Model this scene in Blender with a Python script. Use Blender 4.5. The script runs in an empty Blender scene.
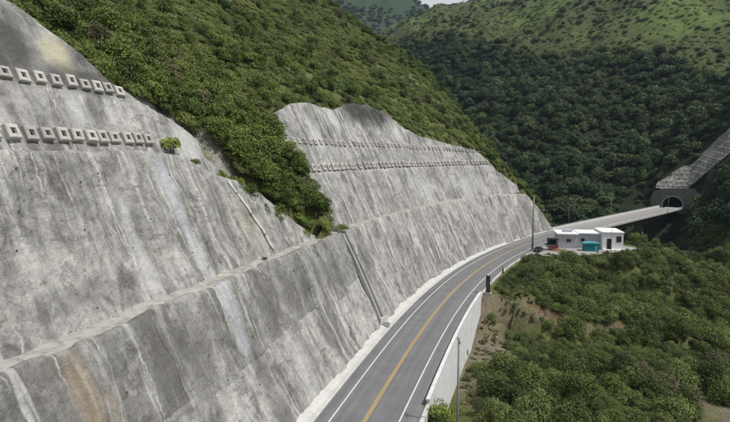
import bpy, bmesh, math, random
import numpy as np
from mathutils import Vector, Matrix, Euler
R = math.radians
scene = bpy.context.scene
C = scene.collection

# ------------------------------------------------------------------ camera
F_PX, Y_HOR, CAM_H = 540.0, 156.0, 28.6          # focal length in photo pixels, horizon row, height above road
PITCH = math.atan((211 - Y_HOR) / F_PX)
cam_d = bpy.data.cameras.new('camera'); cam = bpy.data.objects.new('camera', cam_d); C.objects.link(cam)
cam_d.sensor_width = 36.0; cam_d.lens = F_PX / 730.0 * 36.0
cam_d.clip_start = 0.5; cam_d.clip_end = 6000
cam.location = (0, 0, CAM_H); cam.rotation_euler = (math.pi / 2 - PITCH, 0, 0)
scene.camera = cam

# ------------------------------------------------------------------ world and sun
SUN_DIR = Vector((0.50, -0.22, 0.88)).normalized()      # towards the sun
w = bpy.data.worlds.new('World'); scene.world = w; w.use_nodes = True
nt = w.node_tree; nt.nodes.clear()
sky = nt.nodes.new('ShaderNodeTexSky'); sky.sky_type = 'NISHITA'; sky.sun_disc = False
sky.sun_elevation = math.asin(SUN_DIR.z); sky.sun_rotation = math.atan2(SUN_DIR.x, SUN_DIR.y)
sky.air_density = 1.0; sky.dust_density = 3.0; sky.ozone_density = 1.0
bg = nt.nodes.new('ShaderNodeBackground'); bg.inputs[1].default_value = 0.075
wo = nt.nodes.new('ShaderNodeOutputWorld')
tc_ = nt.nodes.new('ShaderNodeTexCoord'); cn = nt.nodes.new('ShaderNodeTexNoise'); cn.inputs['Scale'].default_value = 3.0; cn.inputs['Detail'].default_value = 6
cr = nt.nodes.new('ShaderNodeValToRGB'); cr.color_ramp.elements[0].position = 0.30; cr.color_ramp.elements[1].position = 0.52
cm_ = nt.nodes.new('ShaderNodeMix'); cm_.data_type = 'RGBA'; cm_.inputs[7].default_value = (7.6, 7.8, 8.0, 1)   # broken bright cloud all over the sky
nt.links.new(tc_.outputs['Generated'], cn.inputs['Vector']); nt.links.new(cn.outputs['Fac'], cr.inputs[0]); nt.links.new(cr.outputs[0], cm_.inputs[0])
nt.links.new(sky.outputs[0], cm_.inputs[6]); nt.links.new(cm_.outputs[2], bg.inputs[0]); nt.links.new(bg.outputs[0], wo.inputs[0])
sd = bpy.data.lights.new('sun', 'SUN'); sd.energy = 3.7; sd.angle = R(2.0); sd.color = (1.0, 0.96, 0.90)
sun = bpy.data.objects.new('sun', sd); C.objects.link(sun)
sun.rotation_euler = (-SUN_DIR).to_track_quat('-Z', 'Y').to_euler(); sun.location = (60, 20, 200)
vs = scene.view_settings
vs.view_transform = 'Standard'; vs.look = 'None'; vs.gamma = 1.0; vs.use_curve_mapping = False; vs.exposure = 0.18
scene.cycles.max_bounces = 5; scene.cycles.diffuse_bounces = 3; scene.cycles.transparent_max_bounces = 4

# ------------------------------------------------------------------ small helpers
def cam_ray(x, y):
    a = (x - 365) / F_PX; b = -(y - 211) / F_PX; c, s = math.cos(PITCH), math.sin(PITCH)
    return Vector((a, c + b * s, -s + b * c))
def on_z(x, y, z=0.0):
    d = cam_ray(x, y); t = (z - CAM_H) / d.z; return Vector((0, 0, CAM_H)) + d * t
def proj(P):                                             # (N,3) -> photo pixels, depth
    P = np.asarray(P, float); c, s = math.cos(PITCH), math.sin(PITCH)
    zc = P[:, 2] - CAM_H; yy = c * P[:, 1] - s * zc; zz = s * P[:, 1] + c * zc
    yy = np.where(yy < 1, 1, yy)
    return 365 + F_PX * P[:, 0] / yy, 211 - F_PX * zz / yy, yy

def tag(o, label=None, cat=None, group=None, kind=None):
    if label: o['label'] = label
    if cat: o['category'] = cat
    if group: o['group'] = group
    if kind: o['kind'] = kind
    return o
def empty(name, loc=(0, 0, 0), rz=0.0, label=None, cat=None, group=None):
    o = bpy.data.objects.new(name, None); C.objects.link(o); o.location = loc; o.rotation_euler = (0, 0, rz)
    o.empty_display_size = 0.3
    return tag(o, label, cat, group)
def link(name, me, m=None, parent=None):
    o = bpy.data.objects.new(name, me); C.objects.link(o)
    if m is not None and len(me.materials) == 0: me.materials.append(m)
    if parent is not None: o.parent = parent
    return o
def mesh(name, verts, faces, smooth=False):
    me = bpy.data.meshes.new(name)
    me.from_pydata([tuple(v) for v in verts], [], [tuple(f) for f in faces])
    if smooth: me.shade_smooth()
    me.update(); return me
class MB:
    """collects simple shapes into one mesh"""
    def __init__(s): s.v = []; s.f = []
    def add(s, vs_, fs_):
        n = len(s.v); s.v += [tuple(v) for v in vs_]; s.f += [tuple(i + n for i in f) for f in fs_]; return s
    def box(s, c, d, rz=0.0, taper=1.0):
        x, y, z = d[0] / 2, d[1] / 2, d[2] / 2; cs, sn = math.cos(rz), math.sin(rz); vs_ = []
        for k in (-1, 1):
            t = taper if k > 0 else 1.0
            for (i, j) in ((-1, -1), (1, -1), (1, 1), (-1, 1)):
                px, py = i * x * t, j * y * t
                vs_.append((c[0] + px * cs - py * sn, c[1] + px * sn + py * cs, c[2] + k * z))
        return s.add(vs_, [(3, 2, 1, 0), (4, 5, 6, 7), (0, 1, 5, 4), (1, 2, 6, 5), (2, 3, 7, 6), (3, 0, 4, 7)])
    def tube(s, pts, rad, n=8, cap=True):
        pts = [Vector(p) for p in pts]
        if not hasattr(rad, '__len__'): rad = [rad] * len(pts)
        vs_ = []; fs_ = []
        for i, p in enumerate(pts):
            d = (pts[min(i + 1, len(pts) - 1)] - pts[max(i - 1, 0)]).normalized()
            u = d.cross(Vector((0, 0, 1)) if abs(d.z) < 0.9 else Vector((1, 0, 0))).normalized(); v = d.cross(u)
            for k in range(n):
                a = 2 * math.pi * k / n; vs_.append(p + (u * math.cos(a) + v * math.sin(a)) * rad[i])
        for i in range(len(pts) - 1):
            for k in range(n):
                a, b = i * n + k, i * n + (k + 1) % n; fs_.append((a, a + n, b + n, b))
        if cap:
            fs_.append(tuple(range(n))); fs_.append(tuple(reversed(range((len(pts) - 1) * n, len(pts) * n))))
        return s.add(vs_, fs_)
    def prism(s, poly, depth, axis='y'):
        """extrude an xz polygon along y from -depth/2 to +depth/2"""
        n = len(poly); vs_ = [(p[0], -depth / 2, p[1]) for p in poly] + [(p[0], depth / 2, p[1]) for p in poly]
        fs_ = [tuple(range(n)), tuple(reversed(range(n, 2 * n)))]
        for i in range(n):
            j = (i + 1) % n; fs_.append((i, i + n, j + n, j))
        return s.add(vs_, fs_)
    def build(s, name, m, parent=None, smooth=False, bevel=0.0):
        me = mesh(name, s.v, s.f, smooth)
        bm = bmesh.new(); bm.from_mesh(me); bmesh.ops.recalc_face_normals(bm, faces=bm.faces)
        if bevel: bmesh.ops.bevel(bm, geom=bm.edges[:], offset=bevel, segments=2, affect='EDGES', profile=0.5)
        bm.to_mesh(me); bm.free()
        return link(name, me, m, parent)
def copy_obj(o, parent=None):
    c = o.copy(); C.objects.link(c); c.parent = parent; return c

# ---- numpy value noise
def _h(ix, iy, seed):
    n = (ix.astype(np.int64) * 374761393 + iy.astype(np.int64) * 668265263 + seed * 1442695041) & 0x7fffffff
    n = ((n ^ (n >> 13)) * 1274126177) & 0x7fffffff
    n = ((n ^ (n >> 16)) * 987643217) & 0x7fffffff
    return (n ^ (n >> 15)) % 100003 / 100003.0
def vnoise(x, y, seed=0):
    x = np.asarray(x, float); y = np.asarray(y, float)
    ix = np.floor(x); iy = np.floor(y); fx = x - ix; fy = y - iy
    fx = fx * fx * (3 - 2 * fx); fy = fy * fy * (3 - 2 * fy)
    a = _h(ix, iy, seed); b = _h(ix + 1, iy, seed); c = _h(ix, iy + 1, seed); d = _h(ix + 1, iy + 1, seed)
    return (a * (1 - fx) + b * fx) * (1 - fy) + (c * (1 - fx) + d * fx) * fy
def fbm(x, y, seed=0, octv=4):
    t = 0; a = 0.5; s_ = 0
    for k in range(octv):
        t = t + a * vnoise(x * 2 ** k + 17.3 * k, y * 2 ** k - 9.1 * k, seed + k); s_ += a; a *= 0.5
    return t / s_                                         # 0..1
def smooth(a, b, x): t = np.clip((x - a) / (b - a), 0, 1); return t * t * (3 - 2 * t)

# ------------------------------------------------------------------ node helper and materials
class NT:
    def __init__(s, name):
        s.m = bpy.data.materials.new(name); s.m.use_nodes = True; s.t = s.m.node_tree
        s.b = s.t.nodes['Principled BSDF']; s.b.inputs['Specular IOR Level'].default_value = 0.25
    def n(s, typ, **kw):
        o = s.t.nodes.new('ShaderNode' + typ)
        for k, v in kw.items(): setattr(o, k, v)
        return o
    def set(s, inp, v):
        if hasattr(v, 'is_output') or isinstance(v, bpy.types.NodeSocket): s.t.links.new(v, inp)
        else: inp.default_value = v
    def noise(s, vec, scale, detail=4, rough=0.55, dist=0.0):
        o = s.n('TexNoise'); s.set(o.inputs['Vector'], vec); o.inputs['Scale'].default_value = scale
        o.inputs['Detail'].default_value = detail; o.inputs['Roughness'].default_value = rough; o.inputs['Distortion'].default_value = dist
        return o.outputs['Fac']
    def map(s, vec, scale=(1, 1, 1), loc=(0, 0, 0)):
        o = s.n('Mapping'); s.set(o.inputs['Vector'], vec); o.inputs['Scale'].default_value = scale; o.inputs['Location'].default_value = loc
        return o.outputs[0]
    def ramp(s, fac, stops):
        o = s.n('ValToRGB'); s.set(o.inputs[0], fac); e = o.color_ramp.elements
        while len(e) > 1: e.remove(e[-1])
        for i, (p, c) in enumerate(stops):
            if not hasattr(c, '__len__'): c = (c, c, c)
            x = e[0] if i == 0 else e.new(p); x.position = p; x.color = (*c[:3], 1)
        return o.outputs[0]
    def mix(s, fac, a, b, mode='MIX'):
        o = s.n('Mix', data_type='RGBA', blend_type=mode); s.set(o.inputs[0], fac)
        for i, v in ((6, a), (7, b)):
            if isinstance(v, (tuple, list)): v = (*v[:3], 1)
            elif isinstance(v, (int, float)): v = (v, v, v, 1)
            s.set(o.inputs[i], v)
        return o.outputs[2]
    def math(s, op, a, b=0.0):
        o = s.n('Math', operation=op); s.set(o.inputs[0], a); s.set(o.inputs[1], b); return o.outputs[0]
    def attr(s, name): return s.n('Attribute', attribute_name=name)
    def bump(s, h, strength=0.3, dist=0.1):
        o = s.n('Bump'); o.inputs['Strength'].default_value = strength; o.inputs['Distance'].default_value = dist
        s.set(o.inputs['Height'], h); s.t.links.new(o.outputs[0], s.b.inputs['Normal'])
    def base(s, c, rough=0.85):
        if isinstance(c, (tuple, list)): c = (*c[:3], 1)
        s.set(s.b.inputs['Base Color'], c); s.set(s.b.inputs['Roughness'], rough); return s.m
    @property
    def pos(s): return s.n('NewGeometry').outputs['Position']

def worn(name, col, var=0.25, scale=0.8, rough=0.7, grime=0.0, grime_col=(0.12, 0.10, 0.08), bump=0.0, metal=0.0, each=0.0):
    """plain painted / concrete / metal surface with uneven tone and a little grime"""
    t = NT(name); o = t.n('TexCoord').outputs['Object']
    a = t.noise(o, scale, 5); b = t.noise(o, scale * 9, 3)
    f = t.math('ADD', t.math('MULTIPLY', a, 0.7), t.math('MULTIPLY', b, 0.3))
    k = t.ramp(f, [(0.3, 1 - var), (0.7, 1 + 0.0)])
    c = t.mix(1.0, col, k, 'MULTIPLY')
    if each: c = t.mix(1.0, c, t.ramp(t.n('ObjectInfo').outputs['Random'], [(0.0, 1 - each), (1.0, 1.05)]), 'MULTIPLY')
    if grime:
        st = t.ramp(t.noise(t.map(o, (1.5, 1.5, 0.25)), 1.0, 4), [(0.52, 0.0), (0.75, grime)])
        c = t.mix(st, c, grime_col)
    t.b.inputs['Metallic'].default_value = metal
    if bump: t.bump(b, bump, 0.02)
    return t.base(c, rough)

def mat_shotcrete():
    t = NT('shotcrete'); uv = t.attr('wuv').outputs['Vector']; tint = t.attr('tint').outputs['Fac']
    p = t.pos
    big = t.noise(p, 0.13, 5, 0.62)
    c = t.ramp(big, [(0.30, (0.262, 0.258, 0.247)), (0.5, (0.358, 0.354, 0.341)), (0.70, (0.445, 0.441, 0.427))])
    c = t.mix(1.0, c, tint, 'MULTIPLY')
    # soft blotches a little taller than wide
    bl = t.noise(t.map(uv, (0.42, 0.20, 1), (5, 11, 0)), 1.0, 6, 0.68, 0.6)
    c = t.mix(t.ramp(bl, [(0.45, 0.0), (0.63, 0.82)]), c, (0.125, 0.121, 0.114))
    bl2 = t.noise(t.map(uv, (0.7, 0.42, 1), (25, 1, 0)), 1.0, 5, 0.7, 0.8)
    c = t.mix(t.ramp(bl2, [(0.52, 0.0), (0.70, 0.55)]), c, (0.50, 0.495, 0.475))
    # run-off stains down the fall line, only in places
    where = t.ramp(t.noise(p, 0.085, 3, 0.5), [(0.38, 0.25), (0.58, 1.0)])
    run = t.noise(t.map(uv, (0.85, 0.07, 1)), 1.0, 5, 0.62, 0.35)
    c = t.mix(t.math('MULTIPLY', where, t.ramp(run, [(0.47, 0.0), (0.66, 0.85)])), c, (0.115, 0.112, 0.105))
    wh = t.noise(t.map(uv, (1.25, 0.045, 1), (13, 3, 0)), 1.0, 4, 0.6, 0.15)
    c = t.mix(t.math('MULTIPLY', where, t.ramp(wh, [(0.54, 0.0), (0.63, 0.75)])), c, (0.55, 0.55, 0.535))
    # narrow lime lines below the weep holes, one in every few metres
    sx = t.n('SeparateXYZ'); t.set(sx.inputs[0], uv)
    wob = t.math('MULTIPLY', t.math('SUBTRACT', t.noise(t.map(uv, (0.16, 0.22, 1)), 1.0, 5, 0.6), 0.5), 2.6)
    uu = t.math('DIVIDE', t.math('ADD', sx.outputs[0], wob), 3.4)
    fr = t.math('ABSOLUTE', t.math('SUBTRACT', t.math('FRACT', uu), 0.5))
    cell = t.n('TexWhiteNoise', noise_dimensions='1D'); t.set(cell.inputs['W'], t.math('FLOOR', uu))
    keep = t.math('MULTIPLY', t.math('GREATER_THAN', cell.outputs['Value'], 0.30), t.ramp(t.noise(t.map(uv, (0.25, 0.16, 1), (9, 2, 0)), 1.0, 3), [(0.44, 0.0), (0.58, 0.85)]))
    c = t.mix(t.math('MULTIPLY', keep, t.ramp(fr, [(0.0, 0.85), (0.010, 0.6), (0.030, 0.0)])), c, (0.60, 0.60, 0.585))
    # mottling
    mot = t.noise(p, 0.95, 6, 0.68)
    c = t.mix(1.0, c, t.ramp(mot, [(0.28, 0.66), (0.5, 0.98), (0.72, 1.18)]), 'MULTIPLY')
    fine = t.noise(p, 5.0, 4, 0.7)
    c = t.mix(1.0, c, t.ramp(fine, [(0.3, 0.86), (0.7, 1.08)]), 'MULTIPLY')
    vor = t.n('TexVoronoi'); t.set(vor.inputs['Vector'], p); vor.inputs['Scale'].default_value = 0.5
    c = t.mix(t.ramp(vor.outputs['Distance'], [(0.03, 0.7), (0.10, 0.0)]), c, (0.07, 0.068, 0.062))
    # hairline cracks with damp edges, mostly level
    ck = t.noise(t.map(uv, (0.10, 0.22, 1), (3, 50, 0)), 1.0, 5, 0.6, 0.4)
    ckl = t.ramp(t.math('ABSOLUTE', t.math('SUBTRACT', ck, 0.5)), [(0.0, 0.75), (0.006, 0.5), (0.022, 0.0)])
    c = t.mix(t.math('MULTIPLY', ckl, t.ramp(bl2, [(0.40, 1.0), (0.56, 0.0)])), c, (0.085, 0.08, 0.07))
    # shaped stains
    st = t.attr('stain')
    c = t.mix(t.math('MULTIPLY', st.outputs['Alpha'], t.ramp(t.noise(p, 0.7, 5, 0.7), [(0.22, 0.6), (0.5, 1.0)])), c, st.outputs['Color'])
    lump = t.noise(p, 2.3, 4, 0.6)
    h = t.math('ADD', t.math('ADD', t.math('MULTIPLY', mot, 1.0), t.math('MULTIPLY', lump, 0.45)), t.math('MULTIPLY', fine, 0.10))
    t.bump(h, 0.62, 0.55)
    return t.base(c, 0.92)

def mat_asphalt():
    t = NT('asphalt'); p = t.pos; uv = t.attr('wuv').outputs['Vector']
    a = t.noise(p, 0.35, 5); f = t.noise(p, 9.0, 3, 0.7)
    c = t.ramp(a, [(0.3, (0.135, 0.136, 0.143)), (0.7, (0.165, 0.166, 0.172))])
    lane = t.noise(t.map(uv, (0.012, 1.1, 1)), 1.0, 3)
    c = t.mix(1.0, c, t.ramp(lane, [(0.3, 0.84), (0.7, 1.12)]), 'MULTIPLY')
    c = t.mix(1.0, c, t.ramp(f, [(0.3, 0.86), (0.7, 1.12)]), 'MULTIPLY')
    pt_ = t.noise(t.map(uv, (0.05, 0.35, 1), (7, 3, 0)), 1.0, 5, 0.7, 0.5)
    c = t.mix(t.ramp(pt_, [(0.55, 0.0), (0.68, 0.35)]), c, (0.085, 0.085, 0.088))
    c = t.mix(t.ramp(t.noise(p, 0.9, 6, 0.75), [(0.60, 0.0), (0.72, 0.35)]), c, (0.24, 0.235, 0.225))
    t.bump(f, 0.2, 0.02); return t.base(c, 0.8)

def mat_deck():
    t = NT('bridge_deck_paving'); p = t.pos
    a = t.noise(p, 0.3, 5); f = t.noise(p, 5.0, 3, 0.7)
    c = t.ramp(a, [(0.3, (0.21, 0.21, 0.215)), (0.7, (0.27, 0.27, 0.272))])
    c = t.mix(1.0, c, t.ramp(f, [(0.3, 0.88), (0.7, 1.1)]), 'MULTIPLY'); return t.base(c, 0.8)

def mat_paint(name, col, wear=0.5):
    t = NT(name); p = t.pos
    k = t.ramp(t.noise(p, 3.0, 5, 0.7), [(0.42, wear), (0.60, 0.0)])
    return t.base(t.mix(k, col, (0.16, 0.16, 0.16)), 0.7)

def mat_ground():
    t = NT('ground_cover'); p = t.pos; col = t.attr('gcol').outputs['Color']
    a = t.noise(p, 0.22, 6, 0.65); b = t.noise(p, 1.9, 5, 0.7)
    c = t.mix(1.0, col, t.ramp(a, [(0.3, 0.62), (0.7, 1.35)]), 'MULTIPLY')
    c = t.mix(1.0, c, t.ramp(b, [(0.3, 0.68), (0.7, 1.3)]), 'MULTIPLY')
    t.bump(t.math('ADD', t.math('MULTIPLY', a, 2.0), b), 0.8, 0.6); return t.base(c, 0.95)

def mat_leaf(name, stops, spread=0.3, large=0.02, yellow=(0.10, 0.085, 0.02), yamt=0.5, dry=0.7):
    """foliage: colour differs by plant, by leaf and over the hillside"""
    t = NT(name); p = t.pos
    rnd = t.n('ObjectInfo').outputs['Random']; lv = t.attr('lv').outputs['Fac']
    f = t.math('ADD', t.math('MULTIPLY', rnd, 0.70), t.math('MULTIPLY', lv, 0.30))
    c = t.ramp(f, stops)
    c = t.mix(t.ramp(t.math('FRACT', t.math('MULTIPLY', rnd, 7.31)), [(0.0, dry), (0.045, dry), (0.055, 0.0)]), c, (0.135, 0.118, 0.075))
    c = t.mix(t.ramp(t.noise(p, large, 4, 0.6), [(0.48, 0.0), (0.68, yamt)]), c, yellow)
    c = t.mix(1.0, c, t.ramp(t.noise(p, large * 7, 3, 0.6), [(0.3, 0.72), (0.7, 1.25)]), 'MULTIPLY')
    t.b.inputs['Specular IOR Level'].default_value = 0.2
    tr = t.n('BsdfTranslucent'); t.set(tr.inputs['Color'], c)
    mx = t.n('MixShader'); mx.inputs[0].default_value = 0.12
    t.base(c, 0.6); out = t.t.nodes['Material Output']
    t.t.links.new(t.b.outputs[0], mx.inputs[1]); t.t.links.new(tr.outputs[0], mx.inputs[2]); t.t.links.new(mx.outputs[0], out.inputs[0])
    return t.m

M = {}
M['shot'] = mat_shotcrete()
M['asphalt'] = mat_asphalt(); M['deck'] = mat_deck()
M['white_line'] = mat_paint('white_road_paint', (0.62, 0.62, 0.60), 0.35)
M['yellow_line'] = mat_paint('yellow_road_paint', (0.46, 0.31, 0.085), 0.55)
M['ground'] = mat_ground()
M['gutter'] = worn('gutter_concrete', (0.54, 0.535, 0.52), 0.25, 0.5, 0.9, 0.3, (0.22, 0.21, 0.19), 0.3)
M['white_wall'] = worn('whitewashed_concrete', (0.64, 0.65, 0.66), 0.24, 0.6, 0.85, 0.5, (0.34, 0.34, 0.34), 0.3)
M['block'] = worn('anchor_block_concrete', (0.57, 0.56, 0.53), 0.40, 1.3, 0.9, 0.75, (0.19, 0.18, 0.16), 0.5, each=0.3)
M['dark_steel'] = worn('dark_steel', (0.07, 0.07, 0.07), 0.3, 3.0, 0.5, 0.3, (0.12, 0.06, 0.03))
M['concrete'] = worn('grey_concrete', (0.30, 0.30, 0.295), 0.25, 0.4, 0.9, 0.4, (0.12, 0.12, 0.115), 0.3)
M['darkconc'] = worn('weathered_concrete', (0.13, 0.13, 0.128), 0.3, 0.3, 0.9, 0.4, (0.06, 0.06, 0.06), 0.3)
M['portal'] = worn('portal_concrete', (0.17, 0.17, 0.165), 0.45, 0.35, 0.9, 0.6, (0.07, 0.07, 0.065), 0.3)
M['black'] = worn('black_paint', (0.018, 0.018, 0.02), 0.3, 2.0, 0.45)
M['pole'] = worn('weathered_pole', (0.24, 0.245, 0.24), 0.25, 0.8, 0.8, 0.3, (0.12, 0.12, 0.11))
M['bwhite'] = worn('white_render', (0.76, 0.76, 0.76), 0.08, 0.6, 0.8, 0.10, (0.45, 0.44, 0.42))
M['bgrey'] = worn('shade_grey_render', (0.40, 0.40, 0.43), 0.12, 0.6, 0.8, 0.15, (0.25, 0.25, 0.25))  # lilac-grey tone puts the shade on the front walls into their colour
M['teal'] = worn('teal_sheet', (0.02, 0.19, 0.22), 0.3, 1.0, 0.5)
M['teal_roof'] = worn('pale_teal_sheet', (0.09, 0.36, 0.40), 0.3, 1.0, 0.5)
M['redbrown'] = worn('red_brown_sheet', (0.20, 0.055, 0.04), 0.35, 1.2, 0.7)
M['glass'] = worn('dark_glass', (0.02, 0.022, 0.026), 0.2, 1.0, 0.12)
M['carpaint'] = worn('dark_car_paint', (0.022, 0.024, 0.03), 0.15, 1.0, 0.3)
M['rubber'] = worn('rubber', (0.02, 0.02, 0.02), 0.2, 3.0, 0.9)
M['silver'] = worn('alloy', (0.45, 0.45, 0.46), 0.1, 3.0, 0.35, metal=0.8)
M['redlight'] = worn('red_lens', (0.35, 0.02, 0.02), 0.1, 3.0, 0.2)
M['whitelens'] = worn('clear_lens', (0.7, 0.7, 0.7), 0.05, 3.0, 0.15)
M['pipe'] = worn('pale_pipe', (0.62, 0.62, 0.60), 0.15, 1.0, 0.6, 0.2, (0.3, 0.29, 0.27))
M['bark'] = worn('bark', (0.11, 0.085, 0.06), 0.4, 4.0, 0.95, 0.0, bump=0.4)
M['dead_wood'] = worn('bleached_wood', (0.38, 0.35, 0.30), 0.3, 4.0, 0.95)
M['stone'] = worn('rubble', (0.24, 0.23, 0.21), 0.35, 1.5, 0.95, 0.3, bump=0.5)
M['soil'] = worn('red_soil', (0.20, 0.12, 0.075), 0.4, 0.8, 0.98, bump=0.5)
M['leaf_scrub'] = mat_leaf('hillside_scrub_leaves', [(0.1, (0.052, 0.086, 0.018)), (0.45, (0.100, 0.152, 0.034)), (0.75, (0.146, 0.202, 0.048)), (1.0, (0.212, 0.240, 0.072))], yellow=(0.180, 0.182, 0.052), yamt=0.6, dry=0.45)
M['leaf_tree'] = mat_leaf('hillside_tree_leaves', [(0.1, (0.036, 0.066, 0.014)), (0.6, (0.098, 0.150, 0.030)), (1.0, (0.175, 0.220, 0.052))], yellow=(0.15, 0.16, 0.040), yamt=0.4)
M['leaf_bank'] = mat_leaf('embankment_leaves', [(0.1, (0.030, 0.050, 0.015)), (0.5, (0.088, 0.126, 0.034)), (0.8, (0.140, 0.180, 0.056)), (1.0, (0.220, 0.240, 0.100))], large=0.04, yellow=(0.150, 0.190, 0.042), yamt=0.45)
M['leaf_forest'] = mat_leaf('forest_leaves', [(0.1, (0.013, 0.030, 0.012)), (0.45, (0.034, 0.064, 0.024)), (0.8, (0.082, 0.122, 0.048)), (1.0, (0.165, 0.190, 0.095))], large=0.008, yellow=(0.085, 0.120, 0.034), yamt=0.45, dry=0.35)  # stops widened to the pale end so leaf colour carries sunlit crown highlights
M['leaf_grass'] = mat_leaf('upland_grass_blades', [(0.1, (0.062, 0.092, 0.022)), (0.5, (0.095, 0.138, 0.032)), (1.0, (0.135, 0.170, 0.046))], large=0.012, yellow=(0.105, 0.105, 0.036), yamt=0.8)
M['leaf_pasture'] = mat_leaf('upland_leaves', [(0.1, (0.022, 0.038, 0.014)), (0.5, (0.060, 0.084, 0.026)), (1.0, (0.125, 0.145, 0.050))], large=0.008, yellow=(0.105, 0.115, 0.038), yamt=0.4)
M['leaf_dry'] = mat_leaf('dry_grass_blades', [(0.1, (0.10, 0.115, 0.04)), (0.5, (0.15, 0.15, 0.06)), (1.0, (0.23, 0.20, 0.10))], large=0.1, yellow=(0.20, 0.165, 0.09), yamt=0.7)
M['leaf_bright'] = mat_leaf('bright_leaves', [(0.1, (0.15, 0.20, 0.035)), (0.6, (0.22, 0.28, 0.055)), (1.0, (0.30, 0.34, 0.085))], yamt=0.0, dry=0.0)
M['leaf_dark'] = mat_leaf('dark_leaves', [(0.1, (0.016, 0.034, 0.010)), (0.6, (0.036, 0.065, 0.018)), (1.0, (0.065, 0.105, 0.030))], yamt=0.0, dry=0.0)

# ------------------------------------------------------------------ road centreline: s (m), x, y, heading
S0, S_END = -40, 460
_hk = np.array([(-60, 16.4), (60, 16.4), (75, 16.9), (90, 18.1), (105, 19.9), (120, 22.2), (135, 25.0), (150, 28.0), (165, 31.1), (180, 34.2),
                (195, 37.2), (210, 39.9), (225, 42.3), (240, 44.0), (255, 44.6), (600, 44.6)])
cs_s = np.arange(S0, S_END + 1, 1.0)
_k = np.exp(-0.5 * (np.arange(-20, 21) / 7.0) ** 2); _k /= _k.sum()
_fine = np.interp(np.arange(S0 - 20, S_END + 21, 1.0), _hk[:, 0], np.radians(_hk[:, 1]))
cs_h = np.convolve(_fine, _k, 'valid')
cs_x = np.cumsum(np.sin(cs_h)); cs_y = np.cumsum(np.cos(cs_h))
i60 = int(60 - S0); cs_x += 0.4 - cs_x[i60]; cs_y += 57.5 - cs_y[i60]
def cl(s, lat=0.0):
    """points at distance s along the road and lat metres to the right of the centreline"""
    x = np.interp(s, cs_s, cs_x); y = np.interp(s, cs_s, cs_y); h = np.interp(s, cs_s, cs_h)
    return x + lat * np.cos(h), y - lat * np.sin(h), h
def to_sl(x, y):
    x = np.asarray(x, float).ravel(); y = np.asarray(y, float).ravel(); S = np.empty_like(x); L = np.empty_like(x)
    for a in range(0, len(x), 20000):
        b = slice(a, a + 20000)
        i = np.argmin((x[b, None] - cs_x[None, ::2]) ** 2 + (y[b, None] - cs_y[None, ::2]) ** 2, axis=1) * 2
        dx = x[b] - cs_x[i]; dy = y[b] - cs_y[i]; sn, c = np.sin(cs_h[i]), np.cos(cs_h[i])
        S[b] = cs_s[i] + dx * sn + dy * c; L[b] = dx * c - dy * sn
    return S, L
def pt(s, lat, z):
    x, y, h = cl(s, lat); return Vector((float(x), float(y), z))
S_PORTAL = 362.0
S_BRIDGE = 226.0

# ------------------------------------------------------------------ the cut: profile of the shotcrete tiers
foot_k = np.array([(-40, 6.9), (110, 7.0), (165, 6.3), (210, 5.6), (400, 5.6)])
def foot(s): return np.interp(s, foot_k[:, 0], foot_k[:, 1])
Z1 = 15.2
def crest(tab):
    tab = np.array(tab, float); return lambda s: np.interp(s, tab[:, 0], tab[:, 1])
top1 = crest([(-40, 15.0), (90, 15.5), (120, 15.6), (200, 15.0), (217, 14.2), (222, 9), (227, 0.4)])
top2a = crest([(-40, 28.4), (55, 29.0), (60, 28.6), (63.5, 26.8), (66, 25.9), (71, 25.1), (78, 20.8), (84, 16.2), (88, 15.4)])
top2b = crest([(84, 24), (94, 25.4), (200, 25.2), (205, 24), (223, 14.2)])
top3a = crest([(-40, 60), (30, 50), (47, 43), (55, 37.2), (58, 35.2), (60.5, 34.0), (63, 33.0), (66, 31.0), (69, 28.5), (72, 25.5)])
top3b = crest([(88, 31), (91, 34), (96, 37.0), (102, 38.6), (108, 39.6), (114, 39.2), (120, 38.7), (126, 40.6), (133, 41.8), (143, 41.6), (150, 40.2), (156, 36.6), (163, 34.6), (175, 33.2), (190, 31.6), (200, 29.6), (206, 25.0)])
A1, A2, A3 = 0.46, 0.45, 0.50
Q2, Q3A, Q3B = 9.7, 17.6, 15.2                     # offset from the wall foot where each upper tier starts
def q1(s, z): return A1 * z
def q2(s, z): return Q2 + A2 * (z - Z1)
def q3a(s, z): return Q3A + A3 * (z - 29.0)
def q3b(s, z): return Q3B + A3 * (z - 25.3)

# ------------------------------------------------------------------ terrain height
_cut = np.array([(-40, 50), (30, 48), (47, 42.5), (55, 37), (60, 33.6), (63, 32.4), (66, 30.4), (69, 27.5), (71, 24.6), (78, 20.3), (84, 16.2), (86, 15), (88, 15.2), (90, 20), (92.2, 33), (95, 37.6), (108, 39.2), (114, 38.8),
                 (126, 40.2), (133, 41.4), (143, 41.2), (150, 39.8), (156, 36.2), (163, 34.2), (175, 32.8), (190, 31.2), (200, 29.2), (206, 25), (212, 20), (218, 14.0), (222, 8.5), (227, 0.0), (460, 0)])
def ztop(s): return np.interp(s, _cut[:, 0], _cut[:, 1])
def qtop(s, z):
    """how far behind the wall foot the cut surface lies at height z"""
    q = np.where(z < Z1, A1 * z, np.where(s < 88.5, np.where(z < 29, Q2 + A2 * (z - Z1), Q3A + A3 * (z - 29)), np.where(z < 25.3, Q2 + A2 * (z - Z1), Q3B + A3 * (z - 25.3))))
    return q
PX, PY, PH = [float(v) for v in cl(S_PORTAL)]
def edge_r(s):                                        # width of the level shelf on the right of the road
    return np.interp(s, [-40, 113, 117, 121, 126, 160, 172, 178, 205, 214, 224, 460], [6.3, 6.3, 8.8, 8.8, 6.8, 7.0, 9, 22, 34, 24, 7, 7])
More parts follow.
